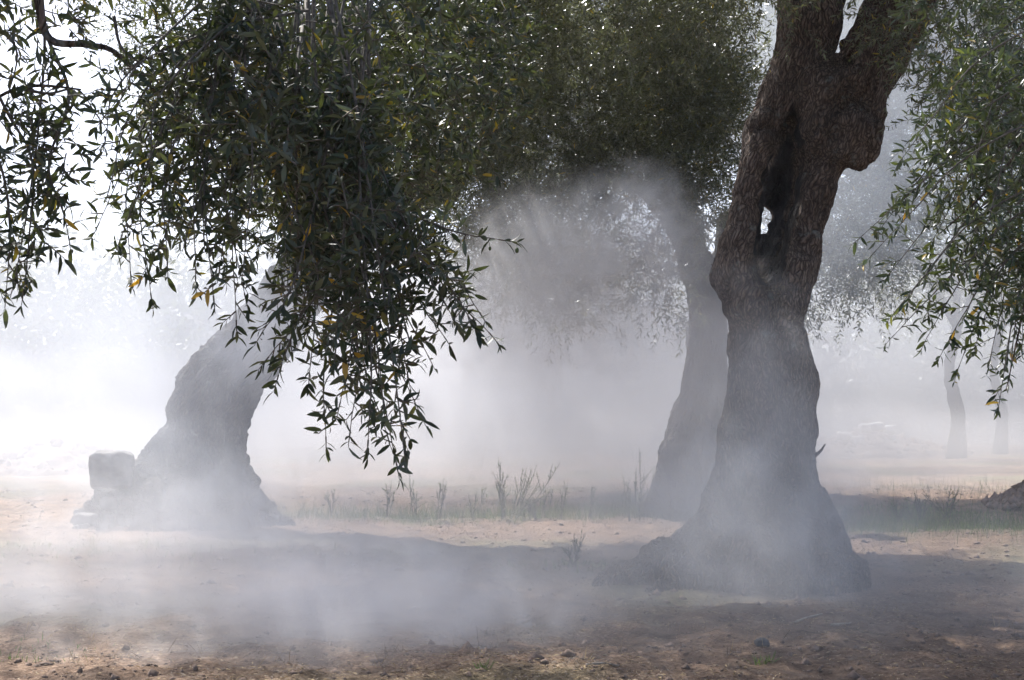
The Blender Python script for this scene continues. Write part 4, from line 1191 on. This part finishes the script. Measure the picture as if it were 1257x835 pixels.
# ================================================================== HAZE AND SMOKE
def haze_box(name, lo, hi, dens, col=(.93, .95, 1.0)):
    lo = np.array(lo, float); hi = np.array(hi, float)
    V = np.array([[x, y, z] for x in (lo[0], hi[0]) for y in (lo[1], hi[1]) for z in (lo[2], hi[2])])
    Fq = np.array([[0, 1, 3, 2], [4, 6, 7, 5], [0, 4, 5, 1], [2, 3, 7, 6], [0, 2, 6, 4], [1, 5, 7, 3]])
    m = bpy.data.materials.new(name); m.use_nodes = True
    nt = m.node_tree; nt.nodes.clear()
    out = nt.nodes.new('ShaderNodeOutputMaterial'); pv = nt.nodes.new('ShaderNodeVolumePrincipled')
    pv.inputs['Color'].default_value = (*col, 1); pv.inputs['Density'].default_value = dens; pv.inputs['Anisotropy'].default_value = .35
    nt.links.new(pv.outputs[0], out.inputs['Volume'])
    o = link(name, mesh_np(name, V, Fq, m, smooth=False))
    return o

HAZE = haze_box('haze', (-720, -310, -1.3), (720, 1540, 13.0), .0004)
tag(HAZE, 'thin bluish air filling the whole grove', None, None, 'stuff')


def ico_sphere():
    import bmesh
    bm = bmesh.new(); bmesh.ops.create_icosphere(bm, subdivisions=3, radius=1.0)
    me = bpy.data.meshes.new('smoke_hull'); bm.to_mesh(me); bm.free()
    return me

ICO = ico_sphere()


def smoke(px, py, D, r, dens, label, scale=.8, edge=.55, wisp=.5, aniso=.2, col=(.972, .955, .935), tilt=0.0, step=1.0, stretch=(1, 1, 1), bias=0.0, center=None, dist=.9):
    """a soft body of smoke: dense core, ragged fading rim"""
    m = bpy.data.materials.new('smoke'); m.use_nodes = True
    nt = m.node_tree; n = nt.nodes; l = nt.links; n.clear()
    out = n.new('ShaderNodeOutputMaterial'); pv = n.new('ShaderNodeVolumePrincipled')
    pv.inputs['Color'].default_value = (*col, 1); pv.inputs['Anisotropy'].default_value = aniso
    tc = n.new('ShaderNodeTexCoord')
    ln = n.new('ShaderNodeVectorMath'); ln.operation = 'LENGTH'; l.new(tc.outputs['Object'], ln.inputs[0])
    ge = n.new('ShaderNodeNewGeometry')
    mp = n.new('ShaderNodeMapping'); mp.inputs['Scale'].default_value = stretch
    mp.inputs['Location'].default_value = (px * .37, py * .11, D * .7)
    l.new(ge.outputs['Position'], mp.inputs['Vector'])
    nz = n.new('ShaderNodeTexNoise'); nz.inputs['Scale'].default_value = scale; nz.inputs['Detail'].default_value = 3
    nz.inputs['Roughness'].default_value = .55; nz.inputs['Distortion'].default_value = dist
    l.new(mp.outputs[0], nz.inputs['Vector'])
    def mt(op, a, b_=None, c=None, clamp=False):
        q = n.new('ShaderNodeMath'); q.operation = op; q.use_clamp = clamp
        for i, s in enumerate((a, b_, c)):
            if s is None: continue
            if isinstance(s, (int, float)): q.inputs[i].default_value = s
            else: l.new(s, q.inputs[i])
        return q.outputs[0]
    # (1 - r + wisp*(noise-.5)*2)/edge
    a = mt('SUBTRACT', 1.0, ln.outputs['Value'])
    nn = mt('MULTIPLY_ADD', nz.outputs['Fac'], 2 * wisp, -wisp + bias)
    # noise may not push density out to the hull: scale by (1-r)
    b_ = mt('MULTIPLY_ADD', nn, mt('MINIMUM', mt('MULTIPLY', a, 4.0), 1.0), a)
    c = mt('DIVIDE', b_, edge, clamp=True)
    d = mt('MULTIPLY', c, c)
    d = mt('MULTIPLY', d, mt('MULTIPLY_ADD', c, -2.0, 3.0))
    d = mt('MULTIPLY', d, dens)
    l.new(d, pv.inputs['Density'])
    l.new(pv.outputs[0], out.inputs['Volume'])
    m.cycles.volume_step_rate = step
    me = ICO.copy(); me.materials.clear(); me.materials.append(m)
    o = link('smoke', me)
    o.location = W(px, py, D) if center is None else center
    o.scale = r; o.rotation_euler = (0, tilt, 0)
    return tag(o, label, 'smoke', None, 'stuff')

# far banks
smoke(60, 400, 56, (38, 6, 15), .08, 'dense white smoke bank filling the background behind the leaning olive', .16, .6, .4, .1, col=(.58, .60, .63), dist=.4, bias=.1)
smoke(628, 505, 44, (40, 16, 2.3), .075, 'shallow smoke film over the far field', .35, .6, .5, .1, col=(.42, .425, .44), bias=.15)
smoke(280, 410, 28, (13, 3, 2.8), .07, 'brighter smoke billow low behind the leaning olive', .35, .8, .6, .1, col=(.6, .62, .65), bias=.1)
smoke(1080, 400, 56, (36, 6, 14), .06, 'pale smoke bank across the far right background', .2, .7, .4, .2, dist=.4, bias=.15, col=(.80, .815, .84))
smoke(1120, 415, 35, (11, 3.0, 3.1), .25, 'smoke billow low on the field right of the burled tree', .45, .9, .7, .1, col=(.50, .51, .53))
smoke(600, 435, 24, (5.5, 3.0, 2.6), .27, 'grey white smoke behind the weeds at centre', .55, .8, .6, .2, col=(.90, .905, .92))
smoke(1010, 150, 20.5, (5.0, 2.4, 4.2), .16, 'thin bluish smoke in front of the far olive at the right of the burled trunk', .6, .8, .5, .2, col=(.88, .93, .99))
smoke(628, 560, 26, (17, 7, 1.3), .13, 'shallow smoke film over the middle field', .45, .7, .6, .2, col=(.58, .58, .59), bias=.1)
# around the leaning olive
smoke(190, 475, 15.2, (4.2, 1.5, 2.8), .36, 'smoke drifting in front of the leaning olive', .9, .9, .8, .1, col=(.77, .795, .84))
smoke(330, 400, 15.6, (1.1, .8, .9), .7, 'smoke tatter across the upper leaning trunk under the hanging leaves', 1.4, .9, 1.0, .2, col=(.80, .825, .87))
smoke(300, 640, 14.6, (3.0, 1.2, .9), .50, 'thick white smoke curling at the foot of the leaning olive', 1.6, .8, 1.0, .2, col=(.90, .905, .92), step=.7)
# plume under the middle crown
smoke(775, 285, 14.6, (.85, .7, .95), 2.0, 'smoke plume rising under the grey-green crown at centre', 2.2, 1.2, 1.2, .2, tilt=.3, step=.7)
smoke(690, 350, 14.8, (2.0, .9, 1.3), 1.1, 'torn shreds of smoke below the plume', 1.6, .9, 1.2, .2, tilt=-.3, step=.8)
smoke(740, 440, 14.7, (3.4, 1.3, 2.2), .62, 'thin smoke veil before the slim trunk and the weeds', 1.1, .9, .8, .2)
smoke(740, 630, 14.4, (3.6, 1.2, .9), .24, 'low smoke lying over the weeds and the sunny strip', 1.0, .9, .6)
# near ground smoke
smoke(300, 735, 10.1, (3.3, 1.6, .85), .55, 'low white smoke rolling over the shaded ground at bottom left', 1.7, 1.0, 1.1, .2, step=.7)
smoke(480, 760, 9.4, (1.7, 1.0, .6), 1.1, 'small low puff on the shaded ground at bottom centre left', 2.2, 1.0, 1.0, .2, step=.7)
smoke(360, 800, 8.6, (2.0, .9, .38), .55, 'thin smoke lick nearest the bottom edge at left', 1.7, .9, 1.0, .2, step=.7)
smoke(50, 725, 10.2, (1.4, .9, .6), .40, 'smoke puff low at the left edge', 1.8, .9, 1.0, .2, col=(.90, .90, .91), step=.7)
smoke(925, 640, 10.7, (1.8, .95, 1.2), .72, 'smoke veil clinging to the foot of the burled olive', 1.9, 1.0, .9, .2, step=.8)
smoke(920, 490, 10.9, (1.2, .7, 1.35), .46, 'thin wisp climbing the front of the burled trunk', 1.9, .9, 1.0, .2, step=.8)
smoke(800, 730, 10.2, (9.0, 3.0, 1.0), .12, 'faint smoke film over the whole shaded foreground', 1.0, .9, .9, bias=.15)
